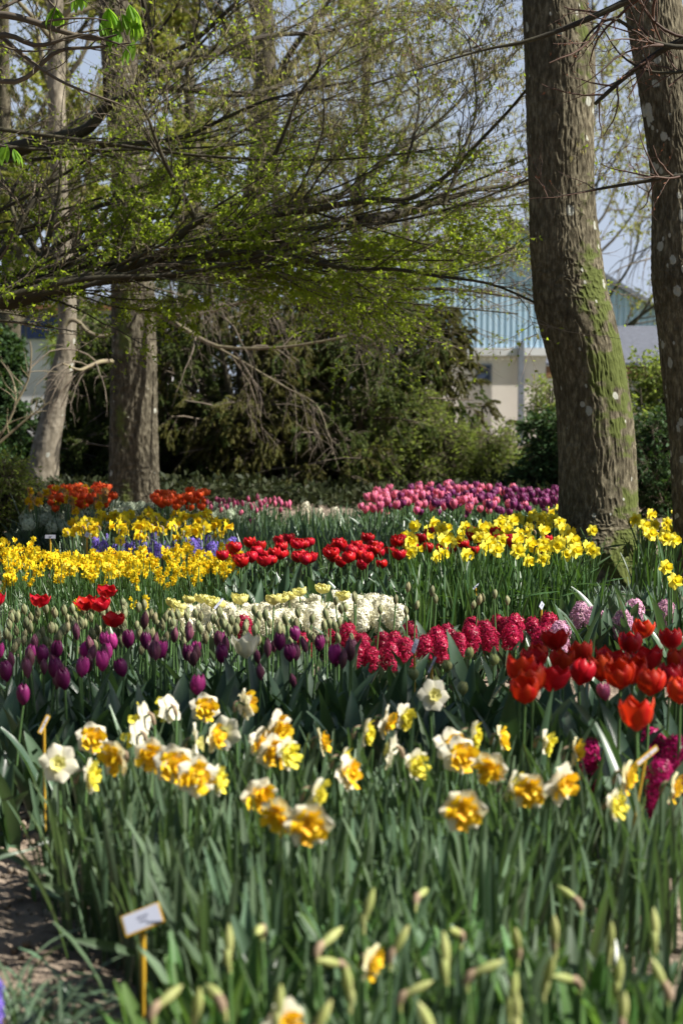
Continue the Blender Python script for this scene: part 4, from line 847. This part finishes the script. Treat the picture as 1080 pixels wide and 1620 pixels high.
# --- nearest bed: narcissi still in bud
budk = []
for k in range(8):
    rg = np.random.default_rng(500 + k); hh = .34; p, r_ = stalk(hh - .05, .0045, .0036, rg.uniform(0, .02), rg, 8); st = MB(); bd = MB(); sp_ = MB()
    a = rg.uniform(0, 6.28); bend = [0.05, .1, .35, 1.2, .15, 1.5, .05, .5][k]; L = .064; t = np.linspace(0, 1, 8); ph = bend * np.minimum(1, t * 2.2)
    q = p[-1] + np.stack([np.cumsum(np.sin(ph)) * L / 7 * math.cos(a), np.cumsum(np.sin(ph)) * L / 7 * math.sin(a), np.cumsum(np.cos(ph)) * L / 7], -1)
    tube(st, p, r_, 7); tube(bd, np.concatenate([p[-1:], q]), np.array([.0032, .0030, .0030, .0040, .0062, .0073, .0070, .0048, .001]), 8)
    tube(sp_, q[:4] + np.array([.002, .002, .001]), [.0048, .0068, .007, .004], 5)
    budk.append(V([('bud', bd, M['p_budl']), ('spathe', sp_, M['spathe'] if k % 2 else M['p_budl']), ('stem', st, M['stem']), ('leaves', bulb_leaves('daf', rg, 7, .31), M['daf_leaf'])]))
BK = Kind('budding_narcissus', budk)
bl = [(330, 1545), (366, 1490), (300, 1590), (520, 1470), (556, 1500), (555, 1550), (600, 1475), (652, 1550), (665, 1610), (728, 1455), (755, 1510), (792, 1558), (800, 1472), (870, 1468), (868, 1530), (922, 1522), (952, 1480), (1000, 1528), (1065, 1535), (1030, 1460), (430, 1585), (490, 1600), (700, 1500), (845, 1590), (985, 1600), (415, 1440), (580, 1430), (640, 1395), (905, 1400), (250, 1560)]
listed(lambda p, rg: (BK, ['closed', 'upright', 'nodding', 'bent', 'slim', 'drooping', 'straight', 'sideways'][(v := int(rg.integers(0, 8)))] , v), bl, .34, 'narcissus', 'narcissus bud', 'the nearest bed', 'narcissi in bud in the nearest bed', seed=8)
nlf = Kind('broad_leaf_clump', [V([('leaves', (lambda rg: bulb_leaves('hya', rg, 9, .27, .04))(np.random.default_rng(900 + k)), M['daf_leaf' if k % 2 else 'bright_leaf'])]) for k in range(6)])
nearl = Z3('broad leaf clump at the left end of the nearest bed, beside the tilted plant label', 'broad leaf clump in the middle of the nearest bed', 'broad leaf clump at the right end of the nearest bed', 420, 760)
clumps(nlf, [(270, 1530), (360, 1450), (560, 1415), (760, 1425), (850, 1490), (1090, 1505), (1100, 1720), (190, 1720), (215, 1620)], .27, 150, .075, 13, nearl, 'leaf clump', 'broad leaf clumps of the nearest bed')
# a late white flower among them
hf = G(572, 1508, .3); doub.place(hf[0], hf[1], -.4, .80, 'half opened white daffodil with papery sheath among the nearest buds', 'daffodil')
hf = G(425, 1598, .3); split.place(hf[0], hf[1], -1.0, .80, 'faded orange centred daffodil at the bottom edge among the nearest buds', 'daffodil')
# --- left: tuft of grassy leaves with a blue flower at the frame edge
tuft = make_leafy('grassy_tuft', 'grass', 9, .24, 60, 'daf_leaf', 3, .05)
for i, (x, y, s_, l) in enumerate([(20, 1520, 1.0, 'arching grassy leaf tuft at the left edge beside the bare soil'), (85, 1560, .8, 'arching grassy leaf tuft at the bottom left corner'), (25, 1600, 1.0, 'grassy leaf tuft around the blue flower at the left edge')]):
    g = G(x, y, .13); tuft.place(g[0], g[1], i, s_, l, 'leaf tuft')
mus = make_hyacinth('grape_hyacinth', 'p_violet', 61, .20, .09, .022, 2, 60, 5, fs=.010); g = G(-16, 1572, .17); mus.place(g[0], g[1], .5, 1, 'violet blue flower spike cut by the left edge', 'grape hyacinth')
# --- front red tulips
opn = lambda rg: rg.uniform(.08, .62)
redb = make_tulip('red_tulip', 'p_red', .034, .066, opn, .44, 7, 3, seed=3); redd = make_tulip('red_tulip', 'p_crim', .035, .066, opn, .44, 4, 3, seed=4)
rl = [(865, 1000), (832, 1020), (815, 1047), (838, 1062), (868, 1058), (850, 1032), (914, 1020), (955, 1030), (920, 1048), (978, 1052), (1000, 1008), (1025, 985), (1000, 1045), (1016, 1063), (1050, 1058), (1066, 1030), (1078, 1075), (1070, 1002), (1014, 1114), (820, 1074), (985, 1036), (1042, 1030), (938, 1046), (1100, 1045), (1095, 1090), (892, 1035)]
listed(lambda p, rg: (redb, 'orange red', int(rg.integers(0, 7))) if rg.random() < .65 else (redd, 'deep red', int(rg.integers(0, 4))), rl, .435, 'tulip', 'tulip', 'the front red tulips', 'red tulips in front of the lilac hyacinths', seed=5, sc=(.98, 1.15))
pinkb = make_tulip('pink_tulip', 'p_pink', .020, .05, .05, .40, 1, 2, seed=77); g = G(955, 1082, .4); pinkb.place(g[0], g[1], 1, 1, 'small pink red tulip bud below the red tulips', 'tulip')
tlf = make_leafy('tulip_leaf_clump', 'tulip', 15, .34, 5, 'tul_leaf', 6, .03)
clumps(tlf, [(780, 1070), (1090, 1060), (1090, 1190), (860, 1190), (740, 1110)], .30, 38, .10, 21, Z3('dark broad tulip leaf clump under the leftmost red tulips', 'dark broad tulip leaf clump under the middle red tulips', 'dark broad tulip leaf clump under the rightmost red tulips', 880, 980), 'leaf clump', 'tulip leaf clumps at the right')
hm = make_hyacinth('hyacinth', 'p_hymag', 31, .30, .13, .042, 4, 85, 5, fs=.014)
for x, y, l in [(932, 1172, 'dark magenta hyacinth behind the rightmost daffodils, leftmost of its group'), (1028, 1152, 'tallest magenta hyacinth below the single low red tulip'), (1068, 1168, 'magenta hyacinth at the right edge, bright in the sun'), (1045, 1205, 'low magenta hyacinth behind the rightmost daffodil'), (1090, 1190, 'magenta hyacinth cut by the right edge')]:
    g = G(x, y, .30); hm.place(g[0], g[1], x, 1.0, l, 'hyacinth', 'magenta hyacinths at the right')
# --- purple tulips and the tall white one
pm_ = make_tulip('purple_tulip', 'p_magenta', .0195, .058, lambda r: r.uniform(.0, .15), .37, 4, 2, seed=6, lh=.33); pp = make_tulip('purple_tulip', 'p_purple', .0195, .061, lambda r: r.uniform(-.1, .15), .37, 5, 2, seed=7, lh=.33)
pd = make_tulip('purple_tulip', 'p_dusky', .0135, .058, -.35, .37, 4, 2, seed=8, lh=.33, pointy=1)
mag = [(131, 1042), (157, 1032), (173, 1003), (176, 1020), (163, 1000), (256, 1015), (312, 1014), (140, 1018), (0, 1020), (313, 1068), (530, 1022)]
pur = [(188, 1042), (103, 1055), (42, 1018), (5, 1050), (467, 990), (458, 1020), (236, 1002), (333, 1000), (285, 1020), (90, 1015), (335, 1020), (527, 1030), (70, 1045), (210, 1000), (490, 1003), (447, 1003), (20, 1085), (400, 1010), (62, 1020)]
listed(lambda p, rg: (pm_, 'magenta', int(rg.integers(0, 4))), mag, .37, 'tulip', 'tulip', 'the purple patch', 'magenta tulips of the purple patch', rows=['back row', 'front row'], seed=61)
listed(lambda p, rg: (pp, 'dark purple', int(rg.integers(0, 5))), pur, .37, 'tulip', 'tulip', 'the purple patch', 'dark purple tulips of the purple patch', rows=['back row', 'front row'], seed=62)
zl = [(180, 'at the left end of the purple tulip patch'), (360, 'in the middle of the purple tulip patch'), (600, 'near the tall white tulip')]
bed([(pd, 'slender pointed dusky purple tulip bud')], [(0, 1000), (200, 985), (400, 990), (560, 1000), (560, 1045), (340, 1045), (120, 1060), (0, 1060)], .37, 46, .05, 63, zl, 'tulip', 'dusky purple tulip buds')
g = G(400, 1005, .44); wt = make_tulip('white_tulip', 'p_white', .036, .078, .75, .44, 1, 3, seed=91, jit=.1, pointy=.9); wt.place(g[0], g[1], .4, 1, 'single large open creamy white tulip among the purple ones', 'tulip')
clumps(tlf, [(0, 1040), (300, 1035), (780, 1040), (800, 1110), (600, 1140), (150, 1150), (0, 1170)], .30, 125, .085, 22, Z3('broad tulip leaf clump below the purple tulips, left part', 'broad tulip leaf clump below the white tulip', 'broad tulip leaf clump between the daffodils and the crimson hyacinths', 320, 540), 'leaf clump', 'tulip leaf clumps below the purple tulips')
# --- green pointed buds behind the purple tulips
gb = make_tulip('budding_tulip', 'p_bud', .0125, .046, -.35, .34, 6, 2, seed=9, lh=.29, pointy=1, leafm='grey_leaf', det=(5, 6))
zg = [(170, 'left of the open dark red tulips'), (330, 'around the open dark red tulips'), (540, 'in front of the white hyacinths'), (900, 'behind the crimson hyacinths')]
bed([(gb, 'closed green tulip bud')], [(0, 965), (180, 948), (300, 965), (540, 975), (560, 1000), (200, 1010), (0, 1015)], .34, 190, .055, 71, zg, 'tulip', 'closed green tulip buds')
bed([(gb, 'closed green tulip bud')], [(520, 955), (800, 945), (830, 965), (700, 975), (520, 980)], .28, 18, .09, 72, zg, 'tulip', 'closed green tulip buds')
rb = make_tulip('budding_tulip', 'p_budl', .017, .042, -.05, .33, 4, 3, seed=10, lh=.27, pointy=.3)
for i, (x, y, l) in enumerate([(712, 1026, 'plump green tulip bud right of the stacked crimson hyacinths'), (741, 1032, 'plump yellow green tulip bud lit by the sun below the crimson hyacinths'), (781, 1040, 'plump green tulip bud beside the leftmost red tulips'), (650, 1062, 'plump green tulip bud left of the bent yellow stake'), (690, 1075, 'low plump green tulip bud right of the bent yellow stake'), (728, 1085, 'low plump green tulip bud below the sunlit one'), (708, 1050, 'plump green tulip bud half hidden among leaves')]):
    g = G(x, y, .32); rb.place(g[0], g[1], i, 1, l, 'tulip', 'plump green tulip buds')
# open dark red tulips over the buds
od = make_tulip('red_tulip', 'p_crim', .036, .052, lambda r: r.uniform(.5, .7), .40, 4, 2, seed=12)
for i, (x, y, l) in enumerate([(66, 938, 'open red tulip with a pale centre streak, alone at the left'), (140, 942, 'wide open darkest red tulip'), (162, 945, 'open red tulip half behind the darkest one'), (176, 924, 'highest open red tulip, just below the yellow narcissi'), (186, 968, 'low open red tulip among the green buds'), (4, 938, 'open red tulip cut by the left edge')]):
    g = G(x, y, .41); od.place(g[0], g[1], i * 1.3, 1.0, l, 'tulip', 'open red tulips over the green buds')
# --- crimson hyacinths
hc = make_hyacinth('hyacinth', 'p_hyred', 32, .25, .095, .042, 6, 78, 5, fs=.014)
hcl = [(483, 1000), (527, 992), (575, 1000), (602, 998), (560, 1018), (590, 1022), (625, 998), (650, 982), (640, 1008), (615, 1015), (688, 990), (705, 985), (722, 1000), (742, 985), (748, 975), (765, 980), (775, 990), (800, 975), (805, 985), (815, 970), (868, 968), (850, 990), (845, 975), (785, 972), (670, 1003), (700, 1008), (862, 985), (545, 985), (400, 968), (388, 972)]
listed(lambda p, rg: (hc, 'crimson', int(rg.integers(0, 6))), hcl, .26, 'hyacinth', 'hyacinth', 'the crimson row', 'crimson hyacinths', seed=33, sc=(.82, 1.08))
hl = make_hyacinth('hyacinth', 'p_lilac', 34, .27, .11, .048, 4, 80, 5, fs=.015)
for x, y, l in [(918, 955, 'lilac pink hyacinth, paler left half of the pair'), (940, 962, 'lilac pink hyacinth right in front of the mossy trunk foot'), (885, 985, 'small lilac hyacinth above the red tulips'), (1003, 950, 'pink lilac hyacinth touched by the highest red tulip'), (985, 968, 'violet tinged hyacinth left of the highest red tulip'), (1052, 952, 'lilac hyacinth near the right trunk')]:
    g = G(x, y, .27); hl.place(g[0], g[1], x, 1, l, 'hyacinth', 'lilac hyacinths at the trunk foot')
# --- white hyacinths and cream double tulips
hw = make_hyacinth('hyacinth', 'p_hywh', 35, .24, .095, .046, 5, 74, 4, fs=.016)
zw = [(360, 'at the left end of the white hyacinth row'), (460, 'in the middle of the white hyacinth row'), (560, 'right of the middle of the white hyacinth row'), (700, 'at the right end of the white hyacinth row')]
bed([(hw, 'white hyacinth')], [(285, 954), (420, 950), (530, 941), (620, 946), (640, 962), (480, 966), (290, 980)], .24, 66, .075, 73, zw, 'hyacinth', 'white hyacinths')
cd = make_tulip('double_tulip', 'p_creamy', .036, .044, .45, .33, 4, 2, seed=14, petals=9, ruf=.08)
listed(lambda p, rg: (cd, 'pale yellow', int(rg.integers(0, 4))), [(268, 948), (283, 955), (275, 965), (300, 944), (316, 942), (335, 946), (378, 940), (385, 944), (430, 944), (440, 942), (475, 930), (505, 926), (548, 938), (460, 938), (345, 952)], .33, 'tulip', 'double tulip', 'the white hyacinth row', 'pale yellow double tulips', rows=['back', 'front'], seed=74, sc=(.85, 1))
# --- mid lawn of leaves at the foot of the trunk
lf2 = make_leafy('strap_leaf_clump', 'daf', 16, .22, 12, 'grey_leaf', 6, .05)
clumps(lf2, [(640, 905), (870, 915), (1080, 925), (1085, 965), (800, 950), (600, 940)], .17, 130, .11, 23, Z3('low grey green leaf clump in front of the trumpet daffodils', 'low grey green leaf clump left of the mossy trunk foot', 'low grey green leaf clump around the mossy trunk foot', 740, 880), 'leaf clump', 'low grey green leaf clumps')
clumps(tlf, [(880, 935), (1090, 925), (1090, 985), (900, 985)], .26, 22, .12, 24, 'dark broad leaf clump among the lilac hyacinths', 'leaf clump', 'broad leaf clumps among the lilac hyacinths')
# --- yellow trumpet daffodils left of the mossy trunk
ty = make_daffodil('daffodil', 41, .44, 'trumpet', 8, 8, s=1.15, pet='p_lemon', cor='p_yellow', leafm='daf_leaf_dk')
zt_ = [(700, 'at the left end of the trumpet daffodil bank'), (780, 'in the middle of the trumpet daffodil bank'), (860, 'in the upper part of the trumpet daffodil bank'), (1000, 'close against the mossy trunk'), (1200, 'between the two right trunks')]
def bedy(poly, n, dm, sd, h=.44):
    pts, rg = scatter(poly, h, n, dm, sd)
    for q in pts: ty.place(q[0], q[1], rg.normal(-1.2, .8), rg.uniform(.88, 1.05), 'bright yellow trumpet daffodil ' + zone(zt_, proj(q[0], q[1], h)[0]), 'daffodil', 'yellow trumpet daffodils')
bedy([(632, 838), (660, 825), (760, 826), (840, 800), (886, 798), (892, 840), (940, 850), (936, 872), (860, 868), (760, 872), (660, 862), (632, 848)], 92, .085, 42)
bedy([(1006, 812), (1065, 800), (1068, 850), (1010, 850)], 18, .1, 43)
for x, y, l in [(936, 836, 'single yellow daffodil in front of the mossy trunk'), (1050, 893, 'low single yellow daffodil between the right trunks'), (1062, 915, 'lowest small yellow daffodil beside the right trunk')]:
    g = G(x, y, .40); ty.place(g[0], g[1], -1.3, .92, l, 'daffodil')
clumps(make_leafy('trumpet_daffodil_leaf_clump', 'daf', 17, .42, 14, 'daf_leaf_dk', 5, .05), [(625, 868), (760, 872), (925, 872), (930, 890), (800, 905), (640, 905)], .38, 75, .085, 44, Z3('upright leaf clump under the leftmost trumpet daffodils', 'upright leaf clump under the middle trumpet daffodils', 'upright leaf clump under the trumpet daffodils by the trunk', 730, 830), 'leaf clump', 'leaf clumps of the trumpet daffodils')
# --- red tulips mid
rm = make_tulip('red_tulip', 'p_crim', .033, .054, lambda r: r.uniform(.05, .4), .40, 6, 2, seed=18, petals=9, ruf=.05); 
zr = [(430, 'at the left end of the mid red tulip row'), (520, 'left of the middle of the mid red tulip row'), (600, 'right of the middle of the mid red tulip row'), (650, 'beside the trumpet daffodils'), (800, 'glimpsed behind the trumpet daffodils')]
bed([(rm, 'bright red tulip')], [(352, 868), (400, 856), (480, 850), (540, 845), (640, 852), (640, 872), (560, 886), (480, 884), (352, 888)], .40, 62, .075, 81, zr, 'tulip', 'bright red tulips of the middle row')
bed([(rm, 'bright red tulip')], [(640, 850), (760, 850), (900, 850), (900, 866), (640, 870)], .38, 26, .09, 82, zr, 'tulip', 'bright red tulips of the middle row')
clumps(tlf, [(370, 895), (640, 890), (640, 925), (370, 925)], .30, 70, .09, 25, Z3('leaf clump below the left half of the mid red tulips', 'leaf clump below the right half of the mid red tulips', 'leaf clump below the mid red tulips', 480, 660), 'leaf clump', 'leaf clumps of the mid red tulips')
# --- small flowered yellow narcissi, left
yc = make_cluster('narcissus', 51, .36, 'p_yellow', 7, 3, 3, 8, .62)
zy = [(90, 'at the left end of the front yellow narcissus band'), (190, 'below the white plant label'), (280, 'in the middle of the front yellow narcissus band'), (400, 'at the right end of the front yellow narcissus band')]
bed([(yc, 'small flowered yellow narcissus')], [(-10, 862), (60, 868), (150, 872), (250, 868), (365, 865), (372, 898), (300, 900), (160, 905), (0, 898)], .36, 92, .09, 83, zy, 'narcissus', 'small yellow narcissi')
for x, y, l in [(12, 905, 'lowest yellow narcissus at the left edge'), (137, 925, 'single low yellow narcissus left of the highest open red tulip'), (222, 936, 'single low yellow narcissus right of the open red tulips')]:
    g = G(x, y, .33); yc.place(g[0], g[1], 1, .8, l, 'narcissus')
clumps(make_leafy('narcissus_leaves_clump', 'thin', 18, .30, 26, 'daf_leaf_dk', 5, .06), [(0, 895), (375, 895), (375, 930), (0, 935)], .30, 110, .08, 45, Z3('thin leaf clump under the left of the yellow narcissi', 'thin leaf clump under the middle of the yellow narcissi', 'thin leaf clump under the right of the yellow narcissi', 120, 250), 'leaf clump', 'thin leaf clumps of the yellow narcissi')
# small pale green flowers in front
pg = make_hyacinth('pale_green_flower', 'p_pgreen', 36, .20, .07, .034, 4, 30, 5, 'grey_leaf', fs=.014)
bed([(pg, 'pale green white flower')], [(-5, 935), (110, 930), (125, 950), (0, 962)], .20, 30, .09, 84, [(60, 'at the left edge behind the green buds'), (300, 'beside the lone open red tulip')], 'flower', 'pale green flowers')
# --- blue violet band
vi_ = make_hyacinth('grape_hyacinth', 'p_violet', 37, .30, .08, .030, 4, 36, 6, 'daf_leaf_dk', fs=.012)
bed([(vi_, 'blue violet grape hyacinth')], [(150, 850), (370, 850), (372, 862), (150, 864)], .30, 46, .10, 85, [(230, 'at the left end between the two yellow bands'), (300, 'in the middle between the two yellow bands'), (400, 'at the right end between the two yellow bands')], 'grape hyacinth', 'blue violet grape hyacinths')
# --- golden daffodils behind
gd = make_daffodil('daffodil', 52, .38, 'trumpet', 7, 8, s=1.1, pet='p_yellow', cor='p_gold', leafm='daf_leaf')
zd = [(170, 'at the left end of the golden daffodil band'), (260, 'left of the middle of the golden daffodil band'), (320, 'right of the middle of the golden daffodil band'), (400, 'at the right end of the golden daffodil band')]
bed([(gd, 'golden daffodil')], [(103, 828), (125, 816), (210, 812), (300, 810), (360, 814), (364, 840), (250, 842), (150, 844), (105, 838)], .38, 88, .09, 86, zd, 'daffodil', 'golden daffodils')
# --- green bands left and middle
clumps(make_leafy('grey_leaf_clump', 'daf', 19, .36, 14, 'daf_leaf', 5, .06), [(365, 806), (640, 800), (640, 840), (500, 850), (370, 850)], .34, 190, .12, 46, Z3('grey green leaf clump between the golden daffodils and the middle', 'grey green leaf clump in the middle, behind the red tulips', 'grey green leaf clump behind the red tulips, near the trumpet daffodils', 450, 560), 'leaf clump', 'grey green leaf clumps behind the red tulips')
clumps(make_leafy('tulip_leaf_clump', 'tulip', 20, .24, 6, 'grey_leaf', 4, .06), [(20, 828), (110, 828), (120, 860), (20, 862)], .2, 36, .13, 47, 'low leaf clump behind the white plant label', 'leaf clump', 'low leaf clumps behind the white label')
pw = make_hyacinth('pale_green_flower', 'p_pgreen', 38, .34, .065, .05, 4, 30, 6, 'grey_leaf', fs=.017)
bed([(pw, 'greenish white flower head')], [(40, 798), (170, 796), (410, 794), (412, 808), (300, 814), (100, 822), (44, 822)], .34, 190, .11, 87, [(170, 'left of the rough barked trunk'), (255, 'at the foot of the rough barked trunk'), (340, 'right of the rough barked trunk'), (500, 'at the right end of the greenish white band')], 'flower', 'greenish white flower heads')
dp = make_hyacinth('dark_purple_flower', 'p_mauve', 39, .28, .10, .05, 2, 40, 5, fs=.018)
for x, y, l in [(378, 818, 'dark purple flower head at the end of the golden daffodils, nearer one'), (415, 815, 'dark purple flower head at the end of the golden daffodils, right one'), (400, 822, 'lowest dark purple flower head beside the golden daffodils')]:
    g = G(x, y, .28); dp.place(g[0], g[1], 0, 1, l, 'flower')
sw = make_hyacinth('silvery_plant', 'p_hywh', 40, .34, .16, .05, 2, 40, 4, 'grey_leaf', fs=.016)
for x, y, l in [(484, 788, 'silvery white spike below the dark conifers, taller left one'), (505, 798, 'small silvery white spike below the dark conifers'), (530, 796, 'silvery white plant near the pink tulips')]:
    g = G(x, y, .34); sw.place(g[0], g[1], 0, .9, l, 'flower')
# --- back rows
orr = make_tulip('orange_red_tulip', 'p_orred', .036, .058, lambda r: r.uniform(.1, .4), .46, 5, 2, seed=22, leafm='grey_leaf', det=(5, 6))
zo = [(172, 'left of the rough barked trunk'), (400, 'right of the rough barked trunk')]
bed([(orr, 'orange red tulip')], [(80, 772), (174, 769), (174, 790), (80, 792)], .46, 90, .075, 91, zo, 'tulip', 'orange red tulips at the back')
bed([(orr, 'orange red tulip')], [(250, 778), (326, 780), (324, 788), (250, 794)], .46, 55, .075, 92, zo, 'tulip', 'orange red tulips at the back')
pch = make_daffodil('daffodil', 53, .46, 'double', 4, 5, s=1.1, pet='p_peach', cor='p_gold', leafm='daf_leaf')
bed([(pch, 'faded peach daffodil')], [(44, 775), (172, 775), (172, 795), (44, 795)], .46, 34, .11, 93, [(84, 'in front of the pale leaning trunk'), (400, 'in front of the orange red tulips')], 'daffodil', 'faded peach daffodils')
pk0 = make_tulip('budding_tulip', 'p_pink', .015, .050, -.3, .40, 4, 2, seed=23, leafm='grey_leaf', pointy=1, det=(5, 6))
bed([(pk0, 'slender pink tulip bud')], [(325, 784), (400, 788), (460, 796), (458, 802), (330, 800)], .40, 70, .10, 94, [(380, 'next to the orange red tulips'), (600, 'below the middle of the dark conifers')], 'tulip', 'slender pink tulip buds')
pk = make_tulip('pink_tulip', 'p_pink', .027, .064, lambda r: r.uniform(0, .25), .46, 5, 2, seed=24, det=(5, 6)); mv = make_tulip('purple_tulip', 'p_mauve', .027, .062, lambda r: r.uniform(0, .25), .46, 5, 2, seed=25, det=(5, 6))
zp_ = [(640, 'at the left end of the pink and purple band'), (720, 'left of the middle of the pink and purple band'), (800, 'right of the middle of the pink and purple band'), (1000, 'beside the mossy trunk')]
def kp(px, rg): return (mv, 'dark purple tulip') if rg.random() < np.interp(px, [580, 660, 760, 850], [0, .42, .65, .97]) else (pk, 'pink tulip')
bed(kp, [(573, 782), (600, 772), (720, 766), (884, 772), (886, 796), (760, 800), (640, 796), (575, 800)], .46, 250, .07, 95, zp_, 'tulip', 'pink and purple tulips of the back band')
clumps(tlf, [(570, 800), (640, 800), (770, 806), (860, 800), (860, 815), (640, 822), (575, 815)], .26, 50, .13, 48, 'leaf clump in front of the pink and purple tulips', 'leaf clump', 'leaf clumps of the pink tulips')
for x, y, l in [(610, 811, 'low single pink tulip in front of the band'), (735, 815, 'low single purple tulip in front of the band')]:
    g = G(x, y, .34); (pk if x < 700 else mv).place(g[0], g[1], 0, .75, l, 'tulip')

# --- plant labels on yellow stakes
ylw = mat('yellow_plastic', (.56, .34, .03), .45, .1, None, 0, isl=False); pltm = mat('label_plate', (.38, .40, .48), .35, 0, None, 0, isl=False, nscale=2); inkm = mat('label_print', (.12, .13, .18), .6, 0, None, 0, isl=False)
def plant_label(px, py, h, wd, ht, yaw, tiltd, label, rim=True, lean=0.0, roll=0):
    g = G(px, py, h); root = tag(empty('plant_label', (g[0], g[1], 0)), label, 'plant label', 'plant labels on yellow stakes'); root.rotation_euler = (0, 0, yaw)
    mm = MB(); tube(mm, smooth_path([(lean, .004, -.04), (lean * .5, .004, h * .5), (0, .004, h)], 8), np.linspace(.0045, .0065, 8) * (.6 if wd < .02 else .9), 4); st = link('stake', mm.mesh('stake', ylw), root)
    T = Matrix.Translation((0, 0, h)) @ Matrix.Rotation(roll, 4, 'Y') @ Matrix.Rotation(-tiltd, 4, 'X'); mm = box(MB(), -wd / 2, wd / 2, -.0015, .0015, -ht / 2, ht / 2); m2 = MB(); xf(m2, mm, T)
    pl_ = link('plate', m2.mesh('plate', ylw if rim else pltm, False), root)
    if rim: m2 = MB(); xf(m2, box(MB(), -wd / 2 + .003, wd / 2 - .003, -.0025, -.0014, -ht / 2 + .003, ht / 2 - .003), T); link('card', m2.mesh('card', pltm, False), pl_)
    m2 = MB()
    for i, (a, b_, zz) in enumerate([(-.12, .16, .10), (-.08, .10, -.10)]): xf(m2, box(MB(), wd * a, wd * b_, -.0032, -.0024, ht * zz - ht * .045, ht * zz + ht * .045), T)
    link('print', m2.mesh('print', inkm, False), pl_)
plant_label(226, 1455, .24, .072, .050, .15, 1.05, 'plant label on a yellow stake beside the bare soil, nearest one', True, .0, -.35)
plant_label(70, 1146, .36, .011, .05, .2, .3, 'edge-on plant label on a yellow stake at the left end of the front daffodils', True, .0, .5)
plant_label(656, 1022, .40, .014, .055, .3, .6, 'pale blue grey plant label among the crimson hyacinths', False, 0, .6)
plant_label(1022, 1196, .40, .012, .07, .2, .4, 'edge-on plant label on a yellow stake in front of the magenta hyacinths', True, -.07, 1.1)
plant_label(683, 1052, .42, .005, .05, .2, .2, 'bent bare yellow stake right of the white topmost daffodil', False, 0, .5)
plant_label(752, 928, .30, .008, .055, .2, .4, 'thin edge-on plant label below the trumpet daffodils', False, .03, 1.0)
plant_label(856, 958, .28, .02, .05, .2, .9, 'small blue grey plant label between the trumpet daffodils and red tulips', False, 0, .9)
plant_label(346, 955, .32, .010, .06, .2, .4, 'edge-on plant label in front of the white hyacinths', False, 0, .8)
plant_label(80, 849, .36, .062, .022, 0, .1, 'small white plant label facing the camera behind the yellow narcissi', False)
plant_label(138, 846, .36, .03, .04, .3, .5, 'dark blue grey plant label between the two yellow bands', True, 0, .5)
